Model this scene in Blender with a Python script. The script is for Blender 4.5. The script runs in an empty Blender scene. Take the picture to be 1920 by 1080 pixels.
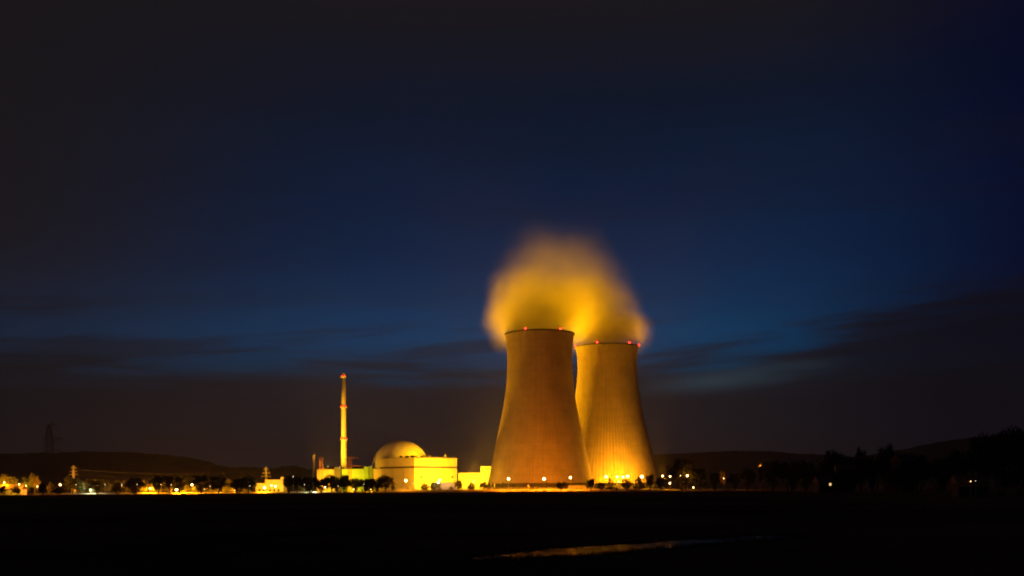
import bpy, bmesh, math, random
from mathutils import Vector, Matrix
R = math.radians
random.seed(7)
SC = bpy.context.scene
COL = SC.collection

# ------------------------------------------------------------------ camera
F = 1940.0                      # focal length in photo pixels
HZ = 913.0                      # horizon row in the photo
EYE = 4.0                       # eye height above the meadow
ROLL = R(0.35)
cam = bpy.data.objects.new('camera', bpy.data.cameras.new('camera'))
COL.objects.link(cam); SC.camera = cam
cam.data.sensor_width = 36.0
cam.data.lens = 36.0 * F / 1920.0
cam.data.shift_y = (HZ - 540.0) / 1920.0
cam.data.clip_start = 0.5
cam.data.clip_end = 40000.0
cam.location = (0, 0, EYE)
cam.rotation_euler = (math.pi / 2, ROLL, 0)

SC.view_settings.view_transform = 'Standard'
SC.view_settings.look = 'None'
SC.view_settings.exposure = 0.0
SC.view_settings.gamma = 1.0
SC.render.engine = 'CYCLES'
cy = SC.cycles
cy.use_denoising = True
try:
    cy.denoiser = 'OPENIMAGEDENOISE'
    cy.denoising_input_passes = 'RGB_ALBEDO_NORMAL'
except Exception:
    pass
cy.max_bounces = 6
cy.diffuse_bounces = 2
cy.glossy_bounces = 2
cy.transmission_bounces = 2
cy.transparent_max_bounces = 8
cy.volume_bounces = 4
cy.sample_clamp_indirect = 4.0
cy.sample_clamp_direct = 0.0
cy.use_light_tree = True
cy.use_adaptive_sampling = False
cy.filter_width = 1.9
cy.volume_step_rate = 1.0
cy.volume_max_steps = 256

def s2l(c):
    return tuple(((x / 255.0) / 12.92 if x / 255.0 <= 0.04045 else ((x / 255.0 + 0.055) / 1.055) ** 2.4) for x in c)

# ------------------------------------------------------------------ world: sky after sunset
W = bpy.data.worlds.new('World'); SC.world = W; W.use_nodes = True
NT = W.node_tree; NT.nodes.clear()

class NB:
    """tiny node-building helper"""
    def __init__(s, tree): s.t = tree
    def n(s, typ, **kw):
        nd = s.t.nodes.new(typ)
        for k, v in kw.items(): setattr(nd, k, v)
        return nd
    def put(s, sock, v):
        if isinstance(v, bpy.types.NodeSocket): s.t.links.new(v, sock)
        else: sock.default_value = v
    def m(s, op, a, b=0.0, c=0.0, clamp=False):
        nd = s.n('ShaderNodeMath', operation=op); nd.use_clamp = clamp
        s.put(nd.inputs[0], a); s.put(nd.inputs[1], b); s.put(nd.inputs[2], c)
        return nd.outputs[0]
    def vm(s, op, a, b=(0, 0, 0)):
        nd = s.n('ShaderNodeVectorMath', operation=op)
        s.put(nd.inputs[0], a); s.put(nd.inputs[1], b)
        return nd.outputs['Value'] if op in ('LENGTH', 'DOT_PRODUCT', 'DISTANCE') else nd.outputs[0]
    def ss(s, x, lo, hi, to0=0.0, to1=1.0):
        nd = s.n('ShaderNodeMapRange', interpolation_type='SMOOTHSTEP')
        s.put(nd.inputs[0], x); nd.inputs[1].default_value = lo; nd.inputs[2].default_value = hi
        nd.inputs[3].default_value = to0; nd.inputs[4].default_value = to1
        return nd.outputs[0]
    def mix(s, f, a, b, blend='MIX'):
        nd = s.n('ShaderNodeMix', data_type='RGBA', blend_type=blend)
        s.put(nd.inputs[0], f); s.put(nd.inputs[6], a); s.put(nd.inputs[7], b)
        return nd.outputs[2]
    def xyz(s, x=0.0, y=0.0, z=0.0):
        nd = s.n('ShaderNodeCombineXYZ')
        s.put(nd.inputs[0], x); s.put(nd.inputs[1], y); s.put(nd.inputs[2], z)
        return nd.outputs[0]
    def sep(s, v):
        nd = s.n('ShaderNodeSeparateXYZ'); s.put(nd.inputs[0], v); return nd.outputs
    def noise(s, v, scale=1.0, detail=2.0, rough=0.5):
        nd = s.n('ShaderNodeTexNoise'); s.put(nd.inputs['Vector'], v)
        nd.inputs['Scale'].default_value = scale; nd.inputs['Detail'].default_value = detail
        nd.inputs['Roughness'].default_value = rough
        return nd.outputs[0]
    def ramp(s, f, stops):
        nd = s.n('ShaderNodeValToRGB'); s.put(nd.inputs[0], f)
        el = nd.color_ramp.elements
        while len(el) < len(stops): el.new(0.5)
        for e, (p, c) in zip(el, stops):
            e.position = p; e.color = (*c, 1)
        return nd.outputs[0]

b = NB(NT)
gx, gy, gz = b.sep(b.n('ShaderNodeTexCoord').outputs['Generated'])
hor = b.m('SQRT', b.m('ADD', b.m('MULTIPLY', gx, gx), b.m('MULTIPLY', gy, gy)))
el = b.m('ARCTAN2', gz, hor)                      # elevation, radians
az = b.m('ARCTAN2', gx, gy)                       # azimuth from north, radians
base = b.ramp(b.m('MULTIPLY', el, 2.0, clamp=True), [
    (0.00, s2l((36, 28, 27))), (0.08, s2l((31, 26, 28))), (0.16, s2l((24, 31, 40))), (0.22, s2l((10, 49, 76))),
    (0.285, s2l((4, 57, 96))), (0.34, s2l((4, 50, 88))), (0.42, s2l((5, 38, 73))), (0.54, s2l((8, 30, 59))),
    (0.70, s2l((14, 24, 43))), (0.84, s2l((25, 24, 31))), (0.92, s2l((31, 26, 28))), (1.00, s2l((30, 25, 27)))])
# the light fades away from the afterglow: warm grey to the left, inky blue to the right
left = b.ss(az, R(-5), R(-28))
col = b.mix(b.m('MULTIPLY', left, b.ss(el, R(5), R(14), .62, .94)), base, b.mix(b.ss(el, R(2), R(12)), (*s2l((27, 19, 18)), 1), (*s2l((27, 24, 26)), 1)))
right = b.ss(b.m('SUBTRACT', az, b.ss(el, R(6), R(16), 0.0, R(4.5))), R(9.5), R(26))
col = b.mix(b.m('MULTIPLY', right, b.ss(el, R(4), R(11), .75, .90)), col, b.mix(b.ss(el, R(4), R(10)), (*s2l((12, 10, 18)), 1), (*s2l((3, 6, 36)), 1)))
# stratus: a brownish deck low down with a frayed upper edge, and drawn-out streaks above it
cv = b.xyz(b.m('ADD', b.m('MULTIPLY', az, 4.5), b.m('MULTIPLY', el, 1.5)), b.m('MULTIPLY', el, 48.0), 0.0)
c1 = b.noise(cv, 1.2, 5.0, 0.6)
cvr = b.xyz(b.m('MULTIPLY', az, 2.6), b.m('MULTIPLY', b.m('SUBTRACT', el, b.m('MULTIPLY', az, .10)), 36.0), 2.3)
c3 = b.noise(cvr, 1.3, 5.0, 0.6)
edge = b.m('ADD', b.ss(az, R(6), R(27), R(6.3), R(9.8)), b.m('MULTIPLY', b.m('SUBTRACT', c1, .5), R(6.0)))
deck = b.ss(b.m('SUBTRACT', el, edge), R(.9), R(-1.0))
deckcol = b.mix(b.ss(az, R(8), R(24)), b.mix(b.ss(az, R(-10), R(-26)), (*s2l((28, 26, 31)), 1), (*s2l((22, 20, 23)), 1)), (*s2l((12, 12, 20)), 1))
col = b.mix(b.m('MULTIPLY', deck, b.ss(el, R(2.0), R(4.5), .25, .8)), col, deckcol)
band = b.m('MULTIPLY', b.ss(el, R(4.0), R(6.0)), b.ss(el, R(11.5), R(8.0)))
cl = b.m('MULTIPLY', b.ss(c3, 0.47, 0.62), band)
col = b.mix(b.m('MULTIPLY', cl, 0.55), col, deckcol)
c2 = b.noise(b.xyz(b.m('MULTIPLY', az, 2.2), b.m('MULTIPLY', el, 20.0), 4.7), 1.3, 4.0, 0.6)
col = b.mix(b.m('MULTIPLY', b.ss(c2, 0.40, 0.72), b.ss(el, R(5), R(16), .12, .22)), col, (*s2l((22, 20, 27)), 1))
# paler rift low in the west, to the right of the towers
ra = b.m('DIVIDE', b.m('SUBTRACT', az, R(12.3)), R(5.2))
rb = b.m('DIVIDE', b.m('SUBTRACT', b.m('SUBTRACT', el, R(5.85)), b.m('MULTIPLY', b.m('SUBTRACT', az, R(12.3)), 0.10)), R(0.75))
rr = b.m('SQRT', b.m('ADD', b.m('MULTIPLY', ra, ra), b.m('MULTIPLY', rb, rb)))
rift = b.m('MULTIPLY', b.ss(rr, 1.25, 0.0), b.ss(c1, 0.30, 0.58, 0.35, 1.0))
col = b.mix(b.m('MULTIPLY', rift, 0.7), col, (*s2l((46, 66, 78)), 1))
sky = b.n('ShaderNodeTexSky', sky_type='NISHITA')
sky.sun_disc = False; sky.sun_elevation = R(-6.0); sky.sun_rotation = R(12.0)
bg = b.n('ShaderNodeBackground'); b.put(bg.inputs[0], col); bg.inputs[1].default_value = 0.92
bg2 = b.n('ShaderNodeBackground'); b.put(bg2.inputs[0], sky.outputs[0]); bg2.inputs[1].default_value = 0.002
ad = b.n('ShaderNodeAddShader'); b.put(ad.inputs[0], bg.outputs[0]); b.put(ad.inputs[1], bg2.outputs[0])
ow = b.n('ShaderNodeOutputWorld'); b.put(ow.inputs[0], ad.outputs[0])

# ------------------------------------------------------------------ measuring
CR, SR = math.cos(ROLL), math.sin(ROLL)
def P(px, py, d):
    """the point at distance d that the photo shows at (px, py)"""
    u, v = (px - 960.0) / F, (HZ - py) / F
    return Vector(((u * CR + v * SR) * d, d, EYE + (-u * SR + v * CR) * d))
def G(px, py):
    """the point of the level ground that the photo shows at (px, py)"""
    u, v = (px - 960.0) / F, (HZ - py) / F
    k = -u * SR + v * CR
    d = -EYE / k
    return Vector(((u * CR + v * SR) * d, d, 0.0))
def base(px, d, py=915): 
    p = P(px, py, d); return Vector((p.x, d, 0.0))

# ------------------------------------------------------------------ mesh building
class MB:
    def __init__(s): s.v = []; s.f = []
    def quad(s, a, b_, c, d):
        n = len(s.v); s.v += [a, b_, c, d]; s.f.append((n, n + 1, n + 2, n + 3)); return s
    def box(s, x0, x1, y0, y1, z0, z1, M=None):
        n = len(s.v)
        pts = [(x0, y0, z0), (x1, y0, z0), (x1, y1, z0), (x0, y1, z0), (x0, y0, z1), (x1, y0, z1), (x1, y1, z1), (x0, y1, z1)]
        if M is not None: pts = [tuple(M @ Vector(p)) for p in pts]
        s.v += pts
        for f in ((3, 2, 1, 0), (4, 5, 6, 7), (0, 1, 5, 4), (1, 2, 6, 5), (2, 3, 7, 6), (3, 0, 4, 7)):
            s.f.append(tuple(n + i for i in f))
        return s
    def tube(s, a, c, r0, r1=None, k=6, caps=True):
        if r1 is None: r1 = r0
        a, c = Vector(a), Vector(c); ax = (c - a)
        if ax.length < 1e-6: return s
        ax.normalize()
        t = Vector((0, 0, 1)) if abs(ax.z) < 0.9 else Vector((1, 0, 0))
        e1 = ax.cross(t).normalized(); e2 = ax.cross(e1)
        n = len(s.v)
        for q, r in ((a, r0), (c, r1)):
            for i in range(k):
                w = 2 * math.pi * i / k
                s.v.append(tuple(q + e1 * (r * math.cos(w)) + e2 * (r * math.sin(w))))
        for i in range(k):
            j = (i + 1) % k
            s.f.append((n + i, n + k + i, n + k + j, n + j))
        if caps:
            s.f.append(tuple(n + i for i in range(k)))
            s.f.append(tuple(n + k + i for i in range(k - 1, -1, -1)))
        return s
    def lathe(s, prof, k=24, rib=None, cx=0, cy_=0, top=True, bottom=False):
        n = len(s.v)
        for r, z in prof:
            for i in range(k):
                w = 2 * math.pi * i / k
                q = r + (rib(i, z) if rib else 0)
                s.v.append((cx + q * math.cos(w), cy_ + q * math.sin(w), z))
        for j in range(len(prof) - 1):
            for i in range(k):
                i2 = (i + 1) % k
                s.f.append((n + j * k + i, n + j * k + i2, n + (j + 1) * k + i2, n + (j + 1) * k + i))
        if top: s.f.append(tuple(n + (len(prof) - 1) * k + i for i in range(k)))
        if bottom: s.f.append(tuple(n + i for i in range(k - 1, -1, -1)))
        return s
    def prism(s, foot, z0, z1):
        """foot: counter-clockwise outline"""
        n = len(s.v); k = len(foot)
        s.v += [(p[0], p[1], z0) for p in foot] + [(p[0], p[1], z1) for p in foot]
        for i in range(k):
            j = (i + 1) % k
            s.f.append((n + i, n + j, n + k + j, n + k + i))
        s.f.append(tuple(n + k + i for i in range(k)))
        s.f.append(tuple(n + i for i in range(k - 1, -1, -1)))
        return s
    def gable(s, x0, x1, y0, y1, z0, z1, over=0.5):
        """gable roof, ridge along x"""
        n = len(s.v); ym = (y0 + y1) / 2
        x0 -= over; x1 += over; y0 -= over; y1 += over
        s.v += [(x0, y0, z0), (x1, y0, z0), (x1, y1, z0), (x0, y1, z0), (x0, ym, z1), (x1, ym, z1)]
        for f in ((0, 1, 5, 4), (2, 3, 4, 5), (0, 4, 3), (1, 2, 5), (3, 2, 1, 0)):
            s.f.append(tuple(n + i for i in f))
        return s
    def mesh(s, name, smooth=False):
        me = bpy.data.meshes.new(name); me.from_pydata([tuple(p) for p in s.v], [], s.f); me.update()
        if smooth:
            for p in me.polygons: p.use_smooth = True
        return me
    def build(s, name, mat, parent=None, smooth=False, label=None):
        me = s.mesh(name, smooth); me.materials.append(mat)
        o = bpy.data.objects.new(name, me); COL.objects.link(o)
        if parent is not None: o.parent = parent
        if label: o['label'] = label
        return o

def tag(o, label, cat, group=None, kind=None):
    if label: o['label'] = label
    if cat: o['category'] = cat
    if group: o['group'] = group
    if kind: o['kind'] = kind
    return o
def thing(name, loc, label, cat, group=None, rz=0.0):
    o = bpy.data.objects.new(name, None); COL.objects.link(o)
    o.empty_display_size = 0.5
    o.location = loc; o.rotation_euler = (0, 0, rz)
    return tag(o, label, cat, group)
KIDS = {}
def dup(root, loc, label, rz=None, scale=None, group=None):
    r = root.copy(); COL.objects.link(r); r.location = loc; r['label'] = label
    if rz is not None: r.rotation_euler = (0, 0, rz)
    if scale is not None: r.scale = scale
    if group: r['group'] = group
    for ch in [o for o in COL.objects if o.parent == root]:
        c = ch.copy(); COL.objects.link(c); c.parent = r
        for g in [o for o in COL.objects if o.parent == ch]:
            d = g.copy(); COL.objects.link(d); d.parent = c
    return r

# ------------------------------------------------------------------ materials
def mat(name, colr, rough=0.8, var=0.25, scale=0.2, bump=0.0, bscale=1.0, spec=0.3, metal=0.0, coord='Object', extra=None):
    m = bpy.data.materials.new(name); m.use_nodes = True
    t = m.node_tree; bs = t.nodes['Principled BSDF']; q = NB(t)
    co = q.n('ShaderNodeTexCoord').outputs[coord]
    nz = q.noise(co, scale, 5.0, 0.6)
    c0 = tuple(x * (1 - var) for x in colr) + (1,); c1 = tuple(min(1, x * (1 + var)) for x in colr) + (1,)
    c = q.mix(q.ss(nz, 0.3, 0.7), c0, c1)
    if extra: c = extra(q, co, c)
    q.put(bs.inputs['Base Color'], c)
    bs.inputs['Roughness'].default_value = rough
    bs.inputs['Specular IOR Level'].default_value = spec
    bs.inputs['Metallic'].default_value = metal
    if bump:
        bp = q.n('ShaderNodeBump'); bp.inputs['Strength'].default_value = bump; bp.inputs['Distance'].default_value = 0.3
        q.put(bp.inputs['Height'], q.noise(co, bscale, 4.0, 0.6)); q.put(bs.inputs['Normal'], bp.outputs[0])
    return m
def emit(name, colr, strength):
    m = bpy.data.materials.new(name); m.use_nodes = True
    t = m.node_tree; t.nodes.clear(); q = NB(t)
    e = q.n('ShaderNodeEmission'); e.inputs[0].default_value = (*colr, 1); e.inputs[1].default_value = strength
    o = q.n('ShaderNodeOutputMaterial'); q.put(o.inputs[0], e.outputs[0])
    m.cycles.emission_sampling = 'FRONT'
    return m

def tower_extra(q, co, c):
    x, y, z = q.sep(co)
    a = q.m('ARCTAN2', y, x)
    # run-off streaks down the shell and the lift joints of the formwork
    v = q.xyz(q.m('MULTIPLY', q.m('COSINE', a), 26.0), q.m('MULTIPLY', q.m('SINE', a), 26.0), q.m('MULTIPLY', z, 0.012))
    st = q.noise(v, 1.5, 3.0, 0.65)
    c = q.mix(q.m('MULTIPLY', q.ss(st, 0.50, 0.70), 0.40), c, (0.13, 0.115, 0.10, 1))
    joint = q.m('FRACT', q.m('DIVIDE', z, 7.5))
    jm = q.m('MULTIPLY', q.ss(joint, 0.07, 0.0), 0.34)
    c = q.mix(jm, c, (0.14, 0.12, 0.10, 1))
    blot = q.noise(co, 0.045, 3.0, 0.6)
    return q.mix(q.m('MULTIPLY', q.ss(blot, 0.52, 0.75), 0.30), c, (0.16, 0.14, 0.12, 1))
def panel_extra(q, co, c, step=5.0, axis=0):
    x, y, z = q.sep(co)
    s = q.m('FRACT', q.m('DIVIDE', q.m('ADD', x, y), step))
    c = q.mix(q.m('MULTIPLY', q.ss(s, 0.05, 0.0), 0.35), c, (0.12, 0.10, 0.08, 1))
    z2 = q.m('MULTIPLY', z, 0.06)
    st = q.noise(q.xyz(q.m('ADD', x, y), 0.0, z2), 0.7, 4.0, 0.65)
    return q.mix(q.m('MULTIPLY', q.ss(st, 0.52, 0.75), 0.22), c, (0.28, 0.24, 0.18, 1))

M = {}
M['tower'] = mat('weathered tower concrete', (0.37, 0.305, 0.20), 0.9, 0.08, 0.08, 0.25, 0.8, 0.2, extra=tower_extra)
M['dark_concrete'] = mat('dark concrete and inlet shade', (0.10, 0.095, 0.085), 0.9, 0.2, 0.3)  # its dark tone also carries the shade of the tower air inlets
M['concrete'] = mat('pale concrete', (0.42, 0.40, 0.36), 0.85, 0.12, 0.25, 0.1, 1.5)
M['panel'] = mat('cream wall panels', (0.62, 0.56, 0.33), 0.6, 0.06, 0.12, extra=panel_extra)
M['panel_dark'] = mat('dark joint cladding', (0.06, 0.05, 0.045), 0.7, 0.2, 0.5)
M['green_panel'] = mat('green wall cladding', (0.22, 0.45, 0.10), 0.6, 0.08, 0.2, extra=panel_extra)
M['grey_panel'] = mat('grey wall cladding', (0.20, 0.20, 0.18), 0.6, 0.1, 0.2, extra=panel_extra)
M['dome'] = mat('painted dome plating', (0.55, 0.52, 0.44), 0.42, 0.10, 0.10, spec=0.5)
M['roof'] = mat('bitumen roof', (0.06, 0.055, 0.05), 0.9, 0.2, 0.5)
M['tile'] = mat('roof tiles', (0.09, 0.05, 0.04), 0.85, 0.2, 1.5)
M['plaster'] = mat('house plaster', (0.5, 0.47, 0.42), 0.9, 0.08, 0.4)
M['unlit_plaster'] = mat('house plaster darkened as unlit', (0.03, 0.03, 0.036), 0.95, 0.2, 0.6)  # dark bluish tone stands in for walls the lamps hardly reach
M['chimney'] = mat('chimney concrete', (0.52, 0.49, 0.42), 0.8, 0.08, 0.1, extra=panel_extra)
M['red_paint'] = mat('red painted steel', (0.45, 0.05, 0.03), 0.5, 0.15, 0.6)
M['steel'] = mat('galvanised steel', (0.36, 0.36, 0.34), 0.5, 0.15, 1.5, metal=0.3)
M['lit_steel'] = mat('steel brightened as lit', (0.6, 0.58, 0.5), 0.6, 0.1, 1.5)  # steel tone raised so the pylons look lamplit
M['redlit_steel'] = mat('lattice steel tinted as red-lit', (0.36, 0.15, 0.08), 0.6, 0.2, 1.5)  # red light on the masts put into the steel colour
M['dark_steel'] = mat('dark lattice steel', (0.05, 0.045, 0.045), 0.6, 0.2, 1.5)
M['cable'] = mat('aluminium cable', (0.12, 0.11, 0.10), 0.6, 0.1, 0.5)
M['bark'] = mat('bark', (0.07, 0.05, 0.035), 0.95, 0.3, 1.5)
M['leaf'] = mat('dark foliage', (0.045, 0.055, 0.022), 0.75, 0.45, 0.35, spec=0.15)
M['leaf2'] = mat('foliage toned as lamplit', (0.13, 0.125, 0.045), 0.75, 0.4, 0.35, spec=0.15)  # brighter leaf tone puts lamplight into the colour of lit plants
M['field'] = mat('meadow', (0.12, 0.08, 0.04), 0.95, 0.6, 0.012, 1.0, 2.0, 0.0)
M['road'] = mat('concrete track', (0.17, 0.15, 0.125), 0.9, 0.35, 0.12, 0.1, 1.0)
M['yard'] = mat('gravelled yard', (0.20, 0.185, 0.15), 0.9, 0.25, 0.06, 0.1, 1.0)
M['grass'] = mat('bank grass', (0.05, 0.055, 0.02), 0.9, 0.4, 0.6, spec=0.1)
M['hill'] = mat('wooded hillside', (0.035, 0.03, 0.024), 0.95, 0.4, 0.012, 0.5, 0.05, 0.05)
M['white'] = mat('white paint', (0.75, 0.74, 0.70), 0.5, 0.05, 1.0)
M['glass'] = mat('dark window glass', (0.02, 0.02, 0.025), 0.08, 0.1, 1.0, spec=0.6)
M['rubber'] = mat('rubber', (0.02, 0.02, 0.02), 0.8, 0.1, 2.0)
M['insul'] = mat('glazed insulator', (0.12, 0.06, 0.04), 0.3, 0.1, 2.0)

# ------------------------------------------------------------------ ground, water, hills
def struct(o, label=None): 
    o['kind'] = 'structure'
    if label: o['label'] = label
    return o
fm = MB()
xs = [-9000, -4000, -2000, -1000, -500, -250, 0, 250, 500, 1000, 2000, 4000, 9000]
ys = [-500, 0, 150, 300, 450, 600, 750, 900, 1100, 1400, 2000, 4000, 9000]
for yy in ys:
    for xx in xs: fm.v.append((xx, yy, 0.0))
nx = len(xs)
for j in range(len(ys) - 1):
    for i in range(nx - 1): fm.f.append((j * nx + i, j * nx + i + 1, (j + 1) * nx + i + 1, (j + 1) * nx + i))
struct(fm.build('field', M['field']), 'dark level meadow in front of the power station')
def sheet(name, pts, z, m, label):
    q = MB(); q.v = [(p[0], p[1], z) for p in pts]; q.f = [tuple(range(len(pts)))]
    return struct(q.build(name, m), label)
sheet('plant_yard', [(-420, 903), (190, 903), (240, 960), (240, 1330), (-420, 1330)], 0.004, M['yard'], 'pale gravel ground of the power station')
rm = MB(); secs = [(0, -.05), (3.5, 1.15), (9.5, 1.2), (12.5, -.05)]
for i in range(41):
    x = -470 + 660 * i / 40; y0 = 883.5 + 5 * i / 40
    for dy, z in secs: rm.v.append((x, y0 + dy, z + .06 * math.sin(i * 2.3)))
for i in range(40):
    for j in range(3): rm.f.append((i * 4 + j, (i + 1) * 4 + j, (i + 1) * 4 + j + 1, i * 4 + j + 1))
struct(rm.build('road', M['road']), 'pale raised track along the edge of the meadow')

up = [(880, 1046.5), (930, 1041), (985, 1035), (1040, 1029), (1100, 1025), (1160, 1022.5), (1200, 1020), (1250, 1016), (1300, 1012), (1350, 1008.5), (1400, 1006), (1450, 1004.5), (1500, 1003.5)]
lo = [(1505, 1005), (1450, 1010), (1400, 1015), (1340, 1019.5), (1280, 1025), (1220, 1030), (1160, 1036), (1120, 1040), (1060, 1042.5), (1000, 1046), (940, 1049), (890, 1050)]
outline = [G(*p) for p in up] + [G(*p) for p in lo]
wm = bpy.data.materials.new('still water'); wm.use_nodes = True
q = NB(wm.node_tree); bs = wm.node_tree.nodes['Principled BSDF']
bs.inputs['Base Color'].default_value = (0.012, 0.011, 0.009, 1); bs.inputs['Roughness'].default_value = 0.26; bs.inputs['IOR'].default_value = 1.33
co = q.n('ShaderNodeTexCoord').outputs['Object']
bp = q.n('ShaderNodeBump'); bp.inputs['Strength'].default_value = 0.25; bp.inputs['Distance'].default_value = 0.05
q.put(bp.inputs['Height'], q.noise(q.vm('MULTIPLY', co, (0.7, 1.6, 1.0)), 1.0, 4.0, 0.6)); q.put(bs.inputs['Normal'], bp.outputs[0])
mud = q.n('ShaderNodeBsdfDiffuse'); mud.inputs[0].default_value = (0.035, 0.020, 0.011, 1)
mx = q.n('ShaderNodeMixShader'); pat = q.noise(q.vm('MULTIPLY', co, (0.10, 0.55, 1.0)), 1.0, 4.0, 0.6)
q.put(mx.inputs[0], q.ss(pat, 0.40, 0.62, 0.88, 0.50)); q.put(mx.inputs[1], bs.outputs[0]); q.put(mx.inputs[2], mud.outputs[0])
q.put([n for n in wm.node_tree.nodes if n.type == 'OUTPUT_MATERIAL'][0].inputs[0], mx.outputs[0])
sheet('water', outline[::-1], 0.006, wm, 'shallow flooded strip in the meadow reflecting the towers')

gm = MB()
rg = random.Random(5)
def tuft(x, y, n, h):
    for _ in range(n):
        a = rg.uniform(0, 6.283); r = rg.uniform(0, 0.25)
        bx, by = x + r * math.cos(a), y + r * math.sin(a)
        hh = h * rg.uniform(0.5, 1.2); w = rg.uniform(0.008, 0.018)
        lx, ly = rg.uniform(-0.35, 0.35) * hh, rg.uniform(-0.35, 0.35) * hh
        t = rg.uniform(0, 3.14); cx, sx = math.cos(t) * w, math.sin(t) * w
        k = len(gm.v)
        gm.v += [(bx - cx, by - sx, 0), (bx + cx, by + sx, 0), (bx + lx * .4 + cx * .7, by + ly * .4 + sx * .7, hh * .6), (bx + lx * .4 - cx * .7, by + ly * .4 - sx * .7, hh * .6), (bx + lx, by + ly, hh)]
        gm.f += [(k, k + 1, k + 2, k + 3), (k + 3, k + 2, k + 4)]
lop = [G(*p) for p in lo]
for i in range(len(lop) - 1):
    for _ in range(46):
        t = rg.random(); p = lop[i].lerp(lop[i + 1], t)
        tuft(p.x + rg.gauss(0, .3), p.y - abs(rg.gauss(0, 1.2)) + rg.uniform(0, .7), 7, rg.uniform(0.08, 0.30))
upp = [G(*p) for p in up]
for i in range(len(upp) - 1):
    for _ in range(26):
        t = rg.random(); p = upp[i].lerp(upp[i + 1], t)
        tuft(p.x + rg.gauss(0, .4), p.y + abs(rg.gauss(0, 1.5)) - rg.uniform(0, .5), 7, rg.uniform(0.08, 0.30))
for _ in range(40):                         # a few taller stems in the water itself
    i = rg.randrange(len(lop) - 1); p = lop[i].lerp(lop[i + 1], rg.random())
    tuft(p.x, p.y + rg.uniform(0, 4), 4, rg.uniform(0.2, 0.45))
tag(gm.build('grass', M['grass']), 'dark grass along the flooded strip in the meadow', None, kind='stuff')

def hill(crest, d, front, back, jag, seed, label, name='hill'):
    rr = random.Random(seed); mb = MB()
    pts = []
    n = 420
    x0, x1 = crest[0][0], crest[-1][0]
    rows = [(-front, 0.0), (-front * .75, .12), (-front * .45, .45), (-front * .2, .78), (-front * .06, .955), (0, 1.0), (back * .5, .6), (back, 0.0)]
    walk = 0.0
    cols = []
    for i in range(n + 1):
        px = x0 + (x1 - x0) * i / n
        for a, c in zip(crest, crest[1:]):
            if a[0] <= px <= c[0]:
                t = (px - a[0]) / (c[0] - a[0]); t = t * t * (3 - 2 * t) * .5 + t * .5
                py = a[1] + (c[1] - a[1]) * t; break
        walk = walk * .72 + rr.gauss(0, jag)
        p = P(px, py - walk, d)
        cols.append(p)
    for p in cols:
        for dy, k in rows:
            s = (d + dy) / d
            mb.v.append((p.x * s, d + dy, max(-2.0, p.z) * k - 1.0 * (k == 0)))
    m = len(rows)
    for i in range(n):
        for j in range(m - 1):
            mb.f.append((i * m + j, (i + 1) * m + j, (i + 1) * m + j + 1, i * m + j + 1))
    return struct(mb.build(name, M['hill'], smooth=True), label)
hill([(-420, 872), (-200, 858), (0, 851), (90, 849), (170, 846.5), (240, 848.5), (300, 852), (350, 857), (385, 864), (415, 873), (460, 884), (520, 900), (600, 918)], 3000, 900, 900, .35, 1, 'long dark wooded hill at the left')
hill([(300, 905), (400, 880), (430, 875), (470, 877), (510, 878.5), (530, 874), (550, 873), (580, 879), (640, 874), (700, 876), (780, 884), (900, 894), (1000, 905)], 2200, 500, 600, .55, 2, 'low jagged line of woods behind the plant')
hill([(1000, 882), (1100, 864), (1180, 855), (1260, 851), (1320, 848), (1380, 845), (1440, 846), (1500, 850.5), (1560, 853), (1640, 860), (1750, 872)], 4600, 1200, 1200, .22, 3, 'long distant ridge right of the cooling towers')
hill([(1500, 880), (1600, 858), (1690, 843), (1740, 833), (1770, 827), (1800, 823), (1850, 818), (1950, 812), (2100, 820), (2300, 845)], 3600, 900, 900, .2, 4, 'dark bluish hill rising at the right')

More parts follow.
